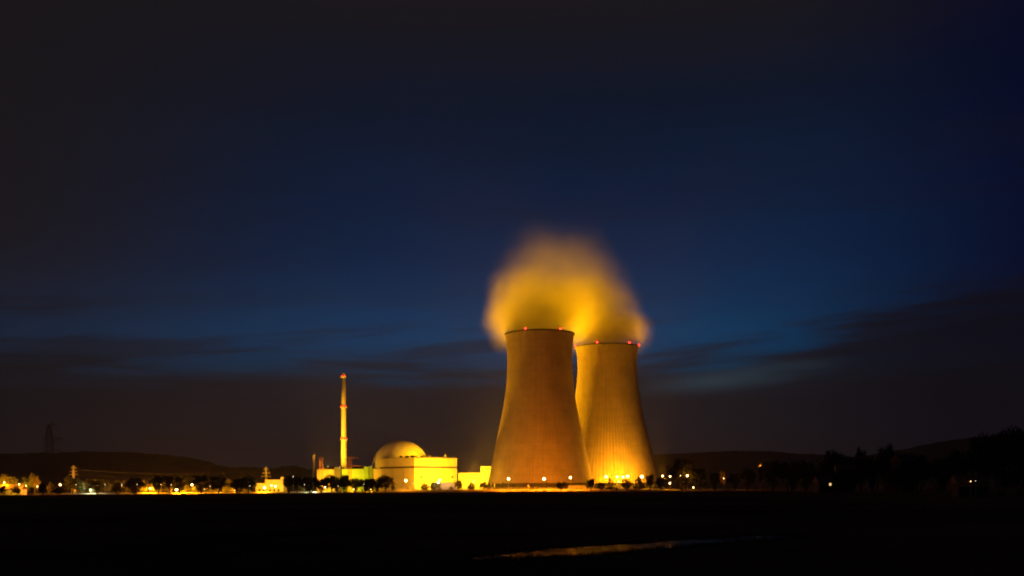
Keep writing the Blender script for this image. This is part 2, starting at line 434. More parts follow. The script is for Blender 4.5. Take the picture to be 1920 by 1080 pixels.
# ------------------------------------------------------------------ trees
def crown_mesh(name, seed, shape, leaves=2000, size=0.030):
    rr = random.Random(seed); mb = MB(); cl = []
    def inside():
        while True:
            x, y, z = rr.uniform(-1, 1), rr.uniform(-1, 1), rr.uniform(-1, 1)
            if x * x + y * y + z * z <= 1: return x, y, z
    for i in range(46 if shape != 'bush' else 34):
        x, y, z = inside(); l = math.sqrt(x * x + y * y + z * z) + 1e-6
        k = (0.55 + 0.42 * rr.random()) / l * (l ** .4)
        x, y, z = x * k, y * k, z * k
        if shape == 'round': cx, cy2, cz, rad = x * .40, y * .40, .54 + z * .42, rr.uniform(.07, .13)
        elif shape == 'tall': cx, cy2, cz, rad = x * .30, y * .30, .57 + z * .38, rr.uniform(.05, .11)
        elif shape == 'cone':
            h = rr.random() ** 1.35; w = .40 * (1 - h) ** .8 + .03
            a = rr.uniform(0, 6.283); q_ = math.sqrt(rr.random())
            cx, cy2, cz, rad = w * q_ * math.cos(a), w * q_ * math.sin(a), .16 + .80 * h, rr.uniform(.045, .09)
        elif shape == 'broad': cx, cy2, cz, rad = x * .48, y * .48, .60 + z * .31 + .05 * math.sin(6 * x), rr.uniform(.06, .14)
        else: cx, cy2, cz, rad = x * .46, y * .46, .50 + z * .40, rr.uniform(.08, .16)
        cl.append((cx, cy2, cz, rad))
    for i in range(leaves):
        cx, cy2, cz, rad = cl[i % len(cl)]
        while True:
            x, y, z = rr.gauss(0, .55), rr.gauss(0, .55), rr.gauss(0, .5)
            if x * x + y * y + z * z < 2.2: break
        p = Vector((cx + x * rad, cy2 + y * rad, max(.03, cz + z * rad * .85)))
        n = Vector((rr.gauss(0, 1), rr.gauss(0, 1), rr.gauss(.3, 1))).normalized()
        t = n.orthogonal().normalized(); u = n.cross(t)
        a = rr.uniform(0, 6.283); e1 = t * math.cos(a) + u * math.sin(a); e2 = n.cross(e1)
        s = size * rr.uniform(.55, 1.25)
        mb.quad(p - e1 * s, p - e2 * s * .6, p + e1 * s, p + e2 * s * .6)
    return mb.mesh(name), cl
def trunk_mesh(name, seed, cl, shape):
    rr = random.Random(seed + 50); mb = MB()
    top = Vector((rr.uniform(-.02, .02), rr.uniform(-.02, .02), .42 if shape not in ('cone', 'tall') else .7))
    if shape == 'bush':
        for c in cl[::5]: mb.tube((c[0] * .15, c[1] * .15, -.02), c[:3], .018, .006, 5)
        return mb.mesh(name)
    mid = Vector((rr.uniform(-.01, .01), 0, .2))
    mb.tube((0, 0, -.02), mid, .034, .026, 7).tube(mid, top, .026, .014, 7)
    for c in cl[::4]:
        s = mid.lerp(top, rr.uniform(.2, 1)); mb.tube(s, c[:3], .011, .004, 4)
    return mb.mesh(name)
KIND = {}
for i, (k, shape, lv, sz) in enumerate([('round', 'round', 3000, .034), ('round2', 'round', 3000, .034), ('broad', 'broad', 4600, .025), ('tall', 'tall', 2600, .033), ('cone', 'cone', 2600, .033), ('bush', 'bush', 1600, .045), ('bush2', 'bush', 1600, .045), ('big', 'broad', 6500, .023), ('mass', 'bush', 5000, .027), ('mass2', 'bush', 5000, .027)]):
    cm, cl = crown_mesh('crown', 100 + i, shape, lv, sz)
    KIND[k] = (cm, trunk_mesh('trunk', 100 + i, cl, shape))
LEAFED = {}
rt = random.Random(11)
def tree(px, ytop, wpx, d, kind, label, group, leaf='leaf', name='tree', sink=0.0):
    cm, tm = KIND[kind]
    key = (kind, leaf)
    if key not in LEAFED:
        c2 = cm.copy(); c2.materials.clear(); c2.materials.append(M[leaf])
        t2 = tm.copy(); t2.materials.clear(); t2.materials.append(M['bark'])
        LEAFED[key] = (c2, t2)
    c2, t2 = LEAFED[key]
    top = P(px, ytop, d); h = top.z * (1.12 if kind[:4] in ('mass', 'bush') else 1.06); w = wpx / F * d
    r = thing(name, (top.x, d, 0), label, 'bush' if 'bush' in name or 'hedge' in name else 'tree', group, rz=rt.uniform(0, 6.28))
    wf = {'round': .98, 'round2': .98, 'broad': 1.15, 'tall': .78, 'cone': .86, 'bush': 1.12, 'bush2': 1.12, 'big': 1.15, 'mass': 1.10, 'mass2': 1.10}[kind]
    if d > 840 and name == 'tree': w *= 1.45 if px < 760 else 1.08
    if d < 710: w *= 1.28
    r.scale = (w / wf, w / wf, h)
    for nm, me in (('foliage' if name == 'bush' else 'crown', c2), ('stem' if name == 'bush' else 'trunk', t2)):
        o = bpy.data.objects.new(nm, me); COL.objects.link(o); o.parent = r
    return r
GL, GM, GR = 'dark trees along the left edge of the plant', 'trees and bushes in front of the plant', 'trees on the right bank'
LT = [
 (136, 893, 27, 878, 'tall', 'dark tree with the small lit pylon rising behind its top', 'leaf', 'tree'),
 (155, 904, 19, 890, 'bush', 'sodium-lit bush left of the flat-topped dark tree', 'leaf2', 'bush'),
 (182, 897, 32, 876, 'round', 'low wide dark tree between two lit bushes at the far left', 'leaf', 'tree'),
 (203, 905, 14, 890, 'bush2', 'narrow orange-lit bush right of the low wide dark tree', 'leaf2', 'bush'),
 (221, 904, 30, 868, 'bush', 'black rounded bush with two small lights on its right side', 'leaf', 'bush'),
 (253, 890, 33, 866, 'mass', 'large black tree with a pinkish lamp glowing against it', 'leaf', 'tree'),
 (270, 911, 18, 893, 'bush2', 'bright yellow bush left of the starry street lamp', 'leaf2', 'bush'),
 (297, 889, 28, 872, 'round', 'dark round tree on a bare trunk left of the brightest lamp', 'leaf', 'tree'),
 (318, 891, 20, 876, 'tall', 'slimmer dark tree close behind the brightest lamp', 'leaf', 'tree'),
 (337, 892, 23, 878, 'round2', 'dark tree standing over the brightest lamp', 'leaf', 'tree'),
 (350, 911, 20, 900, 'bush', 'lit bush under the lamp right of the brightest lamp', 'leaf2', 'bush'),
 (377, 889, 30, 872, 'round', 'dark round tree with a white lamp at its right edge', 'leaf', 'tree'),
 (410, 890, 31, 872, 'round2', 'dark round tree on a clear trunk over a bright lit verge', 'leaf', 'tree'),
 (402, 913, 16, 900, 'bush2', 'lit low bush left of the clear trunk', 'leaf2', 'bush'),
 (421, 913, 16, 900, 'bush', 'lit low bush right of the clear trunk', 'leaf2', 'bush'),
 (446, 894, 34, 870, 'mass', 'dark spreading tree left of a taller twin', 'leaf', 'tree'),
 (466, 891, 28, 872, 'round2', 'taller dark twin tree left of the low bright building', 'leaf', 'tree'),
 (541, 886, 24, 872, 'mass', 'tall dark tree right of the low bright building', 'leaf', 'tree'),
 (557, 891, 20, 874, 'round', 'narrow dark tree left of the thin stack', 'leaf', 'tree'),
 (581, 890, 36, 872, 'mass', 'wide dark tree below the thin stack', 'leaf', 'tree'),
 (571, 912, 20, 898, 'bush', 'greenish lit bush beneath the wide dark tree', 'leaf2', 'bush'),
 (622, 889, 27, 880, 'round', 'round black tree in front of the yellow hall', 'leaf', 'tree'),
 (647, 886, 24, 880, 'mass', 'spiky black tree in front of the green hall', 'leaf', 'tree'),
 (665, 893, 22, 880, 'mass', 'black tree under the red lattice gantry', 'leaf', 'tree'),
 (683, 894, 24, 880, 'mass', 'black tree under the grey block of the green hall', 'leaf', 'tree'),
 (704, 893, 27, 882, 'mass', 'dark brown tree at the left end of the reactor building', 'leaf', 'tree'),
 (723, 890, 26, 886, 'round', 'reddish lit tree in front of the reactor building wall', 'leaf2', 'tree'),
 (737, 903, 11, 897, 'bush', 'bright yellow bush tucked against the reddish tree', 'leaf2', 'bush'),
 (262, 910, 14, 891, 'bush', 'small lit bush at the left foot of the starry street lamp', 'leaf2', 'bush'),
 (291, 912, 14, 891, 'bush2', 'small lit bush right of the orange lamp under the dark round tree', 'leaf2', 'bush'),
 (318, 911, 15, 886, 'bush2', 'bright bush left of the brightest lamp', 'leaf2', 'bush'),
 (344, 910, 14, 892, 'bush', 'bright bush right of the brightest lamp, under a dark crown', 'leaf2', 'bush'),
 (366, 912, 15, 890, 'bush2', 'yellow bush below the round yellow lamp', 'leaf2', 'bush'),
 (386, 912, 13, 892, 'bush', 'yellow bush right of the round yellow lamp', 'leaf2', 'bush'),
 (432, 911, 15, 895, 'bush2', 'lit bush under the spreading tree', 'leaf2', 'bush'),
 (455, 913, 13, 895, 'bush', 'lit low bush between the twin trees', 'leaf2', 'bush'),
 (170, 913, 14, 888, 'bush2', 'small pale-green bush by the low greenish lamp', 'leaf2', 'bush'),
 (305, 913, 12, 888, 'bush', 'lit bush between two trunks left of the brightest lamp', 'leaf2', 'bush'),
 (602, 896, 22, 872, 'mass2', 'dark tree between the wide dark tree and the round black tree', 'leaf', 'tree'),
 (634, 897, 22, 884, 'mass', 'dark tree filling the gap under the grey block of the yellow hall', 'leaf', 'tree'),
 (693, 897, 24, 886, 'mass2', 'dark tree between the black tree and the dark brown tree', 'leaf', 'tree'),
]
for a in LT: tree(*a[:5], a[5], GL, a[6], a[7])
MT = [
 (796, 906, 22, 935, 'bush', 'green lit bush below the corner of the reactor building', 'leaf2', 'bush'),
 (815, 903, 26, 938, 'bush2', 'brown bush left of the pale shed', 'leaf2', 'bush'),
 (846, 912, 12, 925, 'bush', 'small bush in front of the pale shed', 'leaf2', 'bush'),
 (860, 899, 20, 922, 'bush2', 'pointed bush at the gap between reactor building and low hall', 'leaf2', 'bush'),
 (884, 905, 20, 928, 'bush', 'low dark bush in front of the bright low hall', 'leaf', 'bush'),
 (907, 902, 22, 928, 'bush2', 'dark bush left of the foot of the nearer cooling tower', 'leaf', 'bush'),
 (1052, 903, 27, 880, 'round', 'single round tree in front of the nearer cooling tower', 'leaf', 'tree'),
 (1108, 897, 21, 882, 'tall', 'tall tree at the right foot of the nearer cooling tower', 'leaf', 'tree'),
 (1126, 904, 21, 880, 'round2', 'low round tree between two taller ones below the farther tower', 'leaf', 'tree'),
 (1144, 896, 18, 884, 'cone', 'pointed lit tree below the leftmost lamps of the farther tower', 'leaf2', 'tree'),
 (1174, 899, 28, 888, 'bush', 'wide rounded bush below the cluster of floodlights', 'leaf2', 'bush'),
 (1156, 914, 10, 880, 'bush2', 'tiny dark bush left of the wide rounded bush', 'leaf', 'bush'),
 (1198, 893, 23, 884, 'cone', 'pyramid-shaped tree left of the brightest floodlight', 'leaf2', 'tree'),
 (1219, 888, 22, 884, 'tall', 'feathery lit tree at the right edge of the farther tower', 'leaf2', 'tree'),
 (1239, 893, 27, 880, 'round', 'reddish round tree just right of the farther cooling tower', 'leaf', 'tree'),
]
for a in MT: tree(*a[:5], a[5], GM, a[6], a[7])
RT = [
 (1281, 858, 62, 815, 'mass2', 'tall spreading tree right of the cooling towers with lamps showing through', 'leaf', 'tree'),
 (1312, 876, 36, 812, 'round', 'black tree leaning on the tall spreading tree', 'leaf', 'tree'),
 (1340, 881, 32, 830, 'mass', 'dark tree left of the orange-lit tree', 'leaf', 'tree'),
 (1355, 880, 15, 805, 'tall', 'slender orange-lit tree in the dark treeline', 'leaf2', 'tree'),
 (1376, 883, 30, 825, 'mass', 'brownish tree right of the orange-lit tree', 'leaf', 'tree'),
 (1402, 876, 38, 800, 'mass2', 'dark red-tinged tree left of the small glowing crown', 'leaf', 'tree'),
 (1426, 866, 13, 760, 'tall', 'small crown glowing orange above the dark treeline', 'leaf2', 'tree'),
 (1448, 860, 38, 705, 'mass2', 'black tree just right of the glowing crown', 'leaf', 'tree'),
 (1482, 857, 46, 700, 'mass', 'flat-topped black tree under the distant ridge', 'leaf', 'tree'),
 (1512, 862, 34, 690, 'mass2', 'black tree left of the notch in the treeline', 'leaf', 'tree'),
 (1537, 872, 34, 640, 'mass', 'low black tree filling the notch in the treeline', 'leaf', 'tree'),
 (1562, 842, 46, 610, 'mass2', 'high black tree above the lone lit window', 'leaf', 'tree'),
 (1593, 845, 40, 605, 'mass', 'black tree left of the small square-headed tree', 'leaf', 'tree'),
 (1614, 837, 24, 600, 'mass2', 'small square-headed tree standing out of the treeline', 'leaf', 'tree'),
 (1638, 845, 40, 600, 'mass', 'black tree between the square-headed and the domed tree', 'leaf', 'tree'),
 (1574, 882, 34, 540, 'mass2', 'low black tree hiding the left half of the bluish-grey house', 'leaf', 'tree'),
 (1597, 884, 30, 535, 'mass', 'low black tree right of the bluish-grey house', 'leaf', 'tree'),
 (1680, 872, 36, 485, 'mass2', 'low black tree left of the glimpsed gabled house', 'leaf', 'tree'),
 (1704, 870, 34, 485, 'mass', 'low black tree right of the glimpsed gabled house', 'leaf', 'tree'),
 (1663, 831, 36, 590, 'mass2', 'domed black tree, highest left of the bluish hill', 'leaf', 'tree'),
 (1690, 845, 40, 560, 'mass', 'black tree at the foot of the bluish hill', 'leaf', 'tree'),
 (1722, 850, 48, 500, 'mass2', 'wide black tree in front of the bluish hill, left of its middle', 'leaf', 'tree'),
 (1764, 848, 50, 480, 'mass', 'wide black tree in front of the middle of the bluish hill', 'leaf', 'tree'),
 (1797, 840, 40, 440, 'mass2', 'black tree at the left shoulder of the tallest trees', 'leaf', 'tree'),
 (1838, 800, 62, 360, 'mass', 'tallest black tree mass left of a shallow dip', 'leaf', 'tree'),
 (1876, 803, 56, 355, 'mass2', 'tall black tree at the shallow dip near the right edge', 'leaf', 'tree'),
 (1912, 798, 62, 345, 'mass2', 'tall black tree cut by the right edge of the picture', 'leaf', 'tree'),
]
for a in RT: tree(*a[:5], a[5], GR, a[6], a[7])
FT = [
 (6, 891, 24, 850, 'bush', 'bright yellow-lit tree top above the roof at the left edge', 'leaf2', 'tree'),
 (22, 892, 20, 852, 'bush2', 'golden tree top right of the left edge above the dark roof', 'leaf2', 'tree'),
 (65, 887, 16, 845, 'tall', 'orange-lit ragged tree right of the far left house', 'leaf2', 'tree'),
 (50, 893, 20, 850, 'round', 'dim reddish tree between the house and the orange tree', 'leaf', 'tree'),
 (95, 905, 18, 850, 'bush', 'dull orange bush left of the far left star lamp', 'leaf2', 'bush'),
 (5, 911, 16, 790, 'bush2', 'black bush at the very left edge', 'leaf', 'bush'),
 (30, 912, 22, 790, 'bush', 'black bush in front of the lit house wall', 'leaf', 'bush'),
 (80, 905, 18, 790, 'bush2', 'black bush right of the orange-lit ragged tree', 'leaf', 'bush'),
 (108, 914, 30, 800, 'bush', 'low black bush under the far left star lamp', 'leaf', 'bush'),
]
for a in FT: tree(*a[:5], a[5], 'bushes and trees around the far left house', a[6], a[7])

# a belt of scrub bushes added behind the dark trees to catch lamplight
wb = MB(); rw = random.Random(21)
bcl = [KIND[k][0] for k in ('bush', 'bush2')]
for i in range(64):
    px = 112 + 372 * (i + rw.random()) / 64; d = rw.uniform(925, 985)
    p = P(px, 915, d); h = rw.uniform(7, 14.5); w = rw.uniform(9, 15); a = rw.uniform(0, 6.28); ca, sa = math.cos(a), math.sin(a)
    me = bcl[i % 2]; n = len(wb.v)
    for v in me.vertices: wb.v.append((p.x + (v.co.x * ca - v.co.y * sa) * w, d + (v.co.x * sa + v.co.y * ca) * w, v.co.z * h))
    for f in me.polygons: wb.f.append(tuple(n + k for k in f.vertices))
tag(wb.build('backdrop', M['leaf2']), 'added dim brownish scrub behind the lamps at the left', None, kind='stuff')

# ------------------------------------------------------------------ cooling towers
RED = emit('red obstruction light', (1.0, 0.012, 0.008), 26.0)
def ico(mb, c, r, sub=1):
    bm = bmesh.new(); bmesh.ops.create_icosphere(bm, subdivisions=sub, radius=r)
    n = len(mb.v)
    for v in bm.verts: mb.v.append(tuple(v.co + Vector(c)))
    for f in bm.faces: mb.f.append(tuple(n + v.index for v in f.verts))
    bm.free(); return mb
def interp(tab, z):
    for a, c in zip(tab, tab[1:]):
        if a[0] <= z <= c[0]:
            t = (z - a[0]) / (c[0] - a[0]); return a[1] + (c[1] - a[1]) * t
    return tab[-1][1]
def spline(tab, z):
    n = len(tab)
    for i in range(n - 1):
        if tab[i][0] <= z <= tab[i + 1][0]:
            p0 = tab[max(0, i - 1)]; p1 = tab[i]; p2 = tab[i + 1]; p3 = tab[min(n - 1, i + 2)]
            h = p2[0] - p1[0]; t = (z - p1[0]) / h
            m1 = (p2[1] - p0[1]) / max(1e-6, p2[0] - p0[0]) * h; m2 = (p3[1] - p1[1]) / max(1e-6, p3[0] - p1[0]) * h
            return (2*t**3 - 3*t*t + 1) * p1[1] + (t**3 - 2*t*t + t) * m1 + (-2*t**3 + 3*t*t) * p2[1] + (t**3 - t*t) * m2
    return tab[-1][1]
def cooling_tower(px, d, H, tab, lamps, label, py=760):
    c = P(px, py, d); t = thing('cooling_tower', (c.x, d, 0), label, 'cooling tower', 'cooling towers')
    z0 = 7.4; k = 88 * 4
    def rib(i, z): return (0.0, 0.0, 0.2, 0.2)[i % 4]
    zs = [z0 + (H - z0) * i / 44 for i in range(45)]
    mb = MB()
    prof = [(spline(tab, z), z) for z in zs]
    mb.lathe(prof, k, rib, top=False)
    inn = [(spline(tab, z) - 0.9, z) for z in (H, H - 8, H - 20, H - 40, H - 70, z0 + 40, z0)]
    n0 = len(mb.v); mb.lathe(inn, k, None, top=False)
    a = (len(zs) - 1) * k
    for i in range(k):
        j = (i + 1) % k
        mb.f.append((a + i, a + j, n0 + j, n0 + i))
        mb.f.append((n0 + 6 * k + i, n0 + 6 * k + j, j, i))
    mb.build('shell', M['tower'], t)
    rr = spline(tab, H)
    MB().lathe([(rr + .36, H - 1.3), (rr + 0.9, H - 1.2), (rr + 0.9, H + .1), (rr - .2, H + .1)], 96, top=False).build('rim', M['dark_concrete'], t)
    r0 = spline(tab, z0) - .5; r1 = r0 + 2.6
    n = 36; proto = None
    for i in range(n):
        w = 2 * math.pi * i / n; dw = math.pi / n
        if proto is None:
            q2 = MB()
            q2.tube((r1, 0, 0), (r0 * math.cos(dw), r0 * math.sin(dw), z0 + .6), .55, .5, 6)
            q2.tube((r1, 0, 0), (r0 * math.cos(dw), -r0 * math.sin(dw), z0 + .6), .55, .5, 6)
            proto = q2.build('column', M['dark_concrete'], t)  # columns coloured dark for the shade of the air inlet
        else:
            o = proto.copy(); COL.objects.link(o); o.parent = t; o.rotation_euler = (0, 0, w)
    MB().lathe([(r0 - 6, 0.05), (r0 - 6, z0 - .5), (r0 - 9, z0 + .2), (3, z0 + .4)], 64, top=True).build('fill_pack', M['dark_concrete'], t)
    MB().lathe([(r1 + 2.2, 0), (r1 + 2.2, 1.5), (r1 + 1.7, 1.5), (r1 + 1.7, 0.4)], 96, top=False).build('basin_wall', M['concrete'], t)
    for (lx) in lamps:
        s = (lx[0] - px) / F * d / (rr + .5); s = max(-1, min(1, s))
        wy = -math.sqrt(1 - s * s) * (rr + .5)
        p = Vector((s * (rr + .5), wy, H + .9))
        wl = ico(MB(), p, .75, 2).build('warning_light', RED, t)
        MB().tube((p.x, p.y, H + .1), (p.x, p.y, H + .3), .3, .3, 6).build('lamp_bracket', M['dark_steel'], wl)
    return t, c
tabA = [(0, 52.6), (10.7, 50.0), (41.6, 43.6), (72.6, 36.9), (93, 33.4), (108, 31.9), (121, 31.2), (134, 31.4), (144.7, 32.2), (152.5, 33.3)]
tabB = [(0, 57.0), (10, 54.6), (17, 52.8), (45, 45.6), (79, 37.6), (100, 33.9), (115, 32.0), (128, 31.1), (140, 31.5), (148, 32.4), (154.0, 33.4)]
TA, cA = cooling_tower(1012.5, 1000, 151.5, tabA, [(985,), (1049.5,)], 'nearer and larger cooling tower, dark brown and dimly lit')
TB, cB = cooling_tower(1139, 1095, 151.5, tabB, [(1079.5,), (1115.7,), (1175.5,), (1197.5,)], 'farther cooling tower, its foot brightly lit yellow by floodlights')

# ------------------------------------------------------------------ steam
def ell(px, py, rx, rz, d, ry=None):
    c = P(px, py, d); k = d / F
    return (c, Vector((rx * k, (ry if ry else rx * k * .8), rz * k)))
def steam(name, blobs, label, dens, seed):
    bm = bmesh.new()
    for c, r in blobs:
        bmesh.ops.create_icosphere(bm, subdivisions=3, radius=1.0, matrix=Matrix.Translation(c) @ Matrix.Diagonal((r.x * 1.06, r.y * 1.06, r.z * 1.06, 1)))
    me = bpy.data.meshes.new(name); bm.to_mesh(me); bm.free()
    o = bpy.data.objects.new(name, me); COL.objects.link(o)
    md = o.modifiers.new('hull', 'REMESH'); md.mode = 'VOXEL'; md.voxel_size = 4.0
    m = bpy.data.materials.new(name + ' vapour'); m.use_nodes = True
    t = m.node_tree; t.nodes.clear(); q = NB(t)
    co = q.n('ShaderNodeTexCoord').outputs['Object']
    wob = q.n('ShaderNodeTexNoise'); q.put(wob.inputs['Vector'], co); wob.inputs['Scale'].default_value = 0.022; wob.inputs['Detail'].default_value = 2.0
    off = q.vm('MULTIPLY', q.vm('SUBTRACT', wob.outputs['Color'], (.5, .5, .5)), (20, 20, 22))
    cw = q.vm('ADD', co, off)
    tot = None
    for i, (c, r) in enumerate(blobs):
        ln = q.vm('LENGTH', q.vm('DIVIDE', q.vm('SUBTRACT', cw, tuple(c)), tuple(r * 0.98)))
        f = q.m('MULTIPLY', q.m('POWER', q.ss(ln, 1.0, 0.0), 1.4), dens[i])
        tot = f if tot is None else q.m('ADD', tot, f)
    nz = q.noise(q.vm('ADD', co, (seed * 31.0, 0, 0)), 0.03, 3.0, 0.55)
    tot = q.m('MULTIPLY', tot, q.ss(nz, 0.28, 0.66, 0.75, 1.3))
    vs = q.n('ShaderNodeVolumeScatter'); vs.inputs[0].default_value = (1, .95, .5, 1); vs.inputs['Anisotropy'].default_value = 0.25  # lamplight's amber put into the vapour colour; the steam itself is white
    q.put(vs.inputs['Density'], tot)
    ab = q.n('ShaderNodeVolumeAbsorption'); ab.inputs[0].default_value = (1, .97, .10, 1)  # takes out the blue sky showing through the plume
    q.put(ab.inputs['Density'], q.m('MULTIPLY', tot, 0.8))
    av = q.n('ShaderNodeAddShader'); q.put(av.inputs[0], vs.outputs[0]); q.put(av.inputs[1], ab.outputs[0])
    om = q.n('ShaderNodeOutputMaterial'); q.put(om.inputs['Volume'], av.outputs[0])
    me.materials.append(m)
    return tag(o, label, 'steam plume', 'steam plumes over the cooling towers')
steam('steam_plume', [ell(1008, 606, 96, 58, 1000), ell(954, 598, 62, 76, 1000), ell(990, 560, 96, 84, 1002), ell(1040, 572, 116, 84, 1003), ell(1022, 514, 118, 104, 1008), ell(1088, 516, 98, 104, 1012), ell(1045, 472, 128, 84, 1010)],
      'steam plume boiling over the left rim of the nearer cooling tower', [.080, .068, .038, .052, .0060, .0060, .0020], 1)
steam('steam_plume', [ell(1138, 622, 90, 58, 1092), ell(1096, 582, 102, 92, 1080), ell(1180, 622, 58, 56, 1092), ell(1146, 588, 74, 84, 1086), ell(1118, 545, 88, 96, 1078)],
      'steam plume drifting off the farther cooling tower and spilling right', [.080, .078, .030, .028, .009], 2)

# ------------------------------------------------------------------ chimney
def at_local(t, p): return Vector(p) - t.location
cd = 1250
top = P(643.5, 700, cd); kx = cd / F
ch = thing('chimney', (P(644.6, 800, cd).x, cd, 0), 'tall slim exhaust chimney with three red-lit ring platforms', 'chimney')
H = top.z
MB().lathe([(3.9, 0), (3.55, 30), (3.2, 62), (2.85, 100), (2.35, H - 2.5)], 28).build('shaft', M['chimney'], ch, smooth=True)
MB().lathe([(2.35, H - 2.52), (2.0, H - 1.0), (1.4, H + .2), (.5, H + .8)], 20).build('cap', M['chimney'], ch)
for i, py in enumerate((706.5, 763.5, 823.5)):
    z = P(643.5, py, cd).z; r = interp([(0, 3.9), (62, 3.2), (100, 2.85), (H, 2.3)], z)
    pl = MB().lathe([(r + .02, z - 1.4), (r + 1.5, z - .3), (r + 1.5, z + .35), (r + .02, z + .36)], 24, top=False).build('platform', M['steel'], ch)
    for w in ((-2.1, -1.0, .9, 2.6) if i else (-2.0, -1.1)):
        ico(MB(), ((r + 1.0) * math.cos(w), (r + 1.0) * math.sin(w), z + .95), .42, 1).build('warning_light', RED, pl)
    rl = MB()
    for s in range(12):
        w = s * math.pi / 6; rl.tube(((r + 1.4) * math.cos(w), (r + 1.4) * math.sin(w), z + .36), ((r + 1.4) * math.cos(w), (r + 1.4) * math.sin(w), z + 1.5), .05, .05, 4)
    rl.lathe([(r + 1.36, z + 1.5), (r + 1.44, z + 1.6)], 24, top=False).build('railing', M['red_paint'], pl)

# ------------------------------------------------------------------ reactor building
cc = P(777, 900, 1080)
rb_ = thing('reactor_building', (cc.x, 1080, 0), 'cream reactor building with a big dome behind its flat roof', 'reactor building')
s2 = math.sqrt(.5)
def lf(a, c): return (-s2 * a + s2 * c, s2 * a + s2 * c)      # a along the left face, c along the right face
def rect(a0, a1, c0, c1): return [lf(a0, c0), lf(a0, c1), lf(a1, c1), lf(a1, c0)]
MB().prism(rect(0, 73, 0, 59.8), 0, 24.6).build('lower_block', M['panel'], rb_)
MB().prism(rect(1.0, 60, 1.0, 59.0), 24.6, 26.3).build('shadow_joint', M['panel_dark'], rb_)
MB().prism(rect(0, 58.8, 0, 59.8), 26.3, 35.2).build('upper_block', M['panel'], rb_)
MB().prism(rect(-.12, 58.9, -.12, 59.9), 35.2, 35.7).build('roof_edge', M['grey_panel'], rb_)
MB().prism(rect(58.85, 68, 6, 40), 24.62, 28.2).build('roof_ledge', M['panel'], rb_)
dc = P(751, 878, 1150) - rb_.location
dr = 53.0 / F * 1150
prof = [(dr, 0), (dr, dc.z)] + [(dr * math.cos(a), dc.z + dr * math.sin(a)) for a in [i * math.pi / 2 / 20 for i in range(1, 20)]] + [(.4, dc.z + dr)]
MB().lathe(prof, 64, cx=dc.x, cy_=dc.y).build('dome', M['dome'], rb_, smooth=True)
for (a, w) in ((27, 1.9), (17, 2.6), (8, 2.9)):
    x, y = lf(a, 4)
    MB().lathe([(w * .55, 35.7), (w * .55, 36.6), (w, 36.7), (w * .9, 37.5), (w * .3, 38.0)], 14, cx=x, cy_=y).build('roof_vent', M['panel_dark'], rb_)
for (c, l, h) in ((4, 3.4, 37.6), (13, 5, 37.4), (22, 3.6, 37.8)):
    MB().prism(rect(3, 6, c, c + l), 35.7, h).build('roof_unit', M['panel'], rb_)
x, y = lf(2, 45); MB().tube((x, y, 35.7), (x, y, 39.4), .45, .4, 8).build('vent_pipe', M['white'], rb_)
x, y = lf(-.12, 30)
for c in (20.0, 40.0):
    x0, y0 = lf(-.18, c); MB().tube((x0, y0, 0), (x0, y0, 24.4), .16, .16, 6).build('downpipe', M['grey_panel'], rb_)
for a in (18.0, 36.0, 54.0):
    x0, y0 = lf(a, -.18); MB().tube((x0, y0, 0), (x0, y0, 24.4), .16, .16, 6).build('downpipe', M['grey_panel'], rb_)
MB().prism(rect(-.1, .05, 28, 33), 0.02, 5.2).build('door', M['grey_panel'], rb_)
MB().prism(rect(9, 13, -.1, .05), 0.02, 4.6).build('door', M['grey_panel'], rb_)
lad = MB()
for c in (56.6, 57.2):
    x0, y0 = lf(-.3, c); lad.tube((x0, y0, 24.7), (x0, y0, 36.6), .05, .05, 4)
for k in range(24):
    (xa_, ya_), (xb_, yb_) = lf(-.3, 56.6), lf(-.3, 57.2); lad.tube((xa_, ya_, 24.9 + k * .48), (xb_, yb_, 24.9 + k * .48), .03, .03, 4)
lad.build('ladder', M['steel'], rb_)
rl = MB(); cor = [lf(58.5, .4), lf(.4, .4), lf(.4, 59.4)]
for p0, p1 in zip(cor, cor[1:]):
    for z in (36.2, 36.75): rl.tube((p0[0], p0[1], z), (p1[0], p1[1], z), .045, .045, 4)
    for k in range(20):
        t_ = k / 20; X, Y = p0[0] + (p1[0] - p0[0]) * t_, p0[1] + (p1[1] - p0[1]) * t_; rl.tube((X, Y, 35.7), (X, Y, 36.75), .045, .045, 4)
rl.build('railing', M['steel'], rb_)
dm = MB()
for c in (8, 52): dm.prism(rect(-.15, .05, c, c + 2.4), 14, 16)
dm.build('wall_louvre', M['panel_dark'], rb_)

# ------------------------------------------------------------------ halls left of the reactor
def hall_quad(pxl, pxr, d, depth, z0, z1):
    a = P(pxl, 890, d); c = P(pxr, 890, d)
    return [(a.x, d), (c.x, d), (c.x, d + depth), (a.x, d + depth)]
def zt(px, py, d): return P(px, py, d).z
yh = thing('machine_hall', base(610, 1140), 'bright yellow-lit hall with a grey block at its right end', 'hall')
def loc_quad(t, q4): return [(p[0] - t.location.x, p[1] - t.location.y) for p in q4]
MB().prism(loc_quad(yh, hall_quad(594, 627, 1140, 45, 0, 0)), 0, zt(610, 880.5, 1140)).build('wall', M['panel'], yh)
MB().prism(loc_quad(yh, hall_quad(593.6, 627, 1139.6, 46, 0, 0)), zt(610, 880.5, 1140), zt(610, 880, 1140)).build('roof', M['roof'], yh)
MB().prism(loc_quad(yh, hall_quad(605, 616, 1150, 10, 0, 0)), zt(610, 880, 1140), zt(610, 876, 1140)).build('roof_unit', M['panel'], yh)
a = P(626.5, 890, 1134); m_ = P(633, 890, 1128); c = P(639.5, 890, 1134)
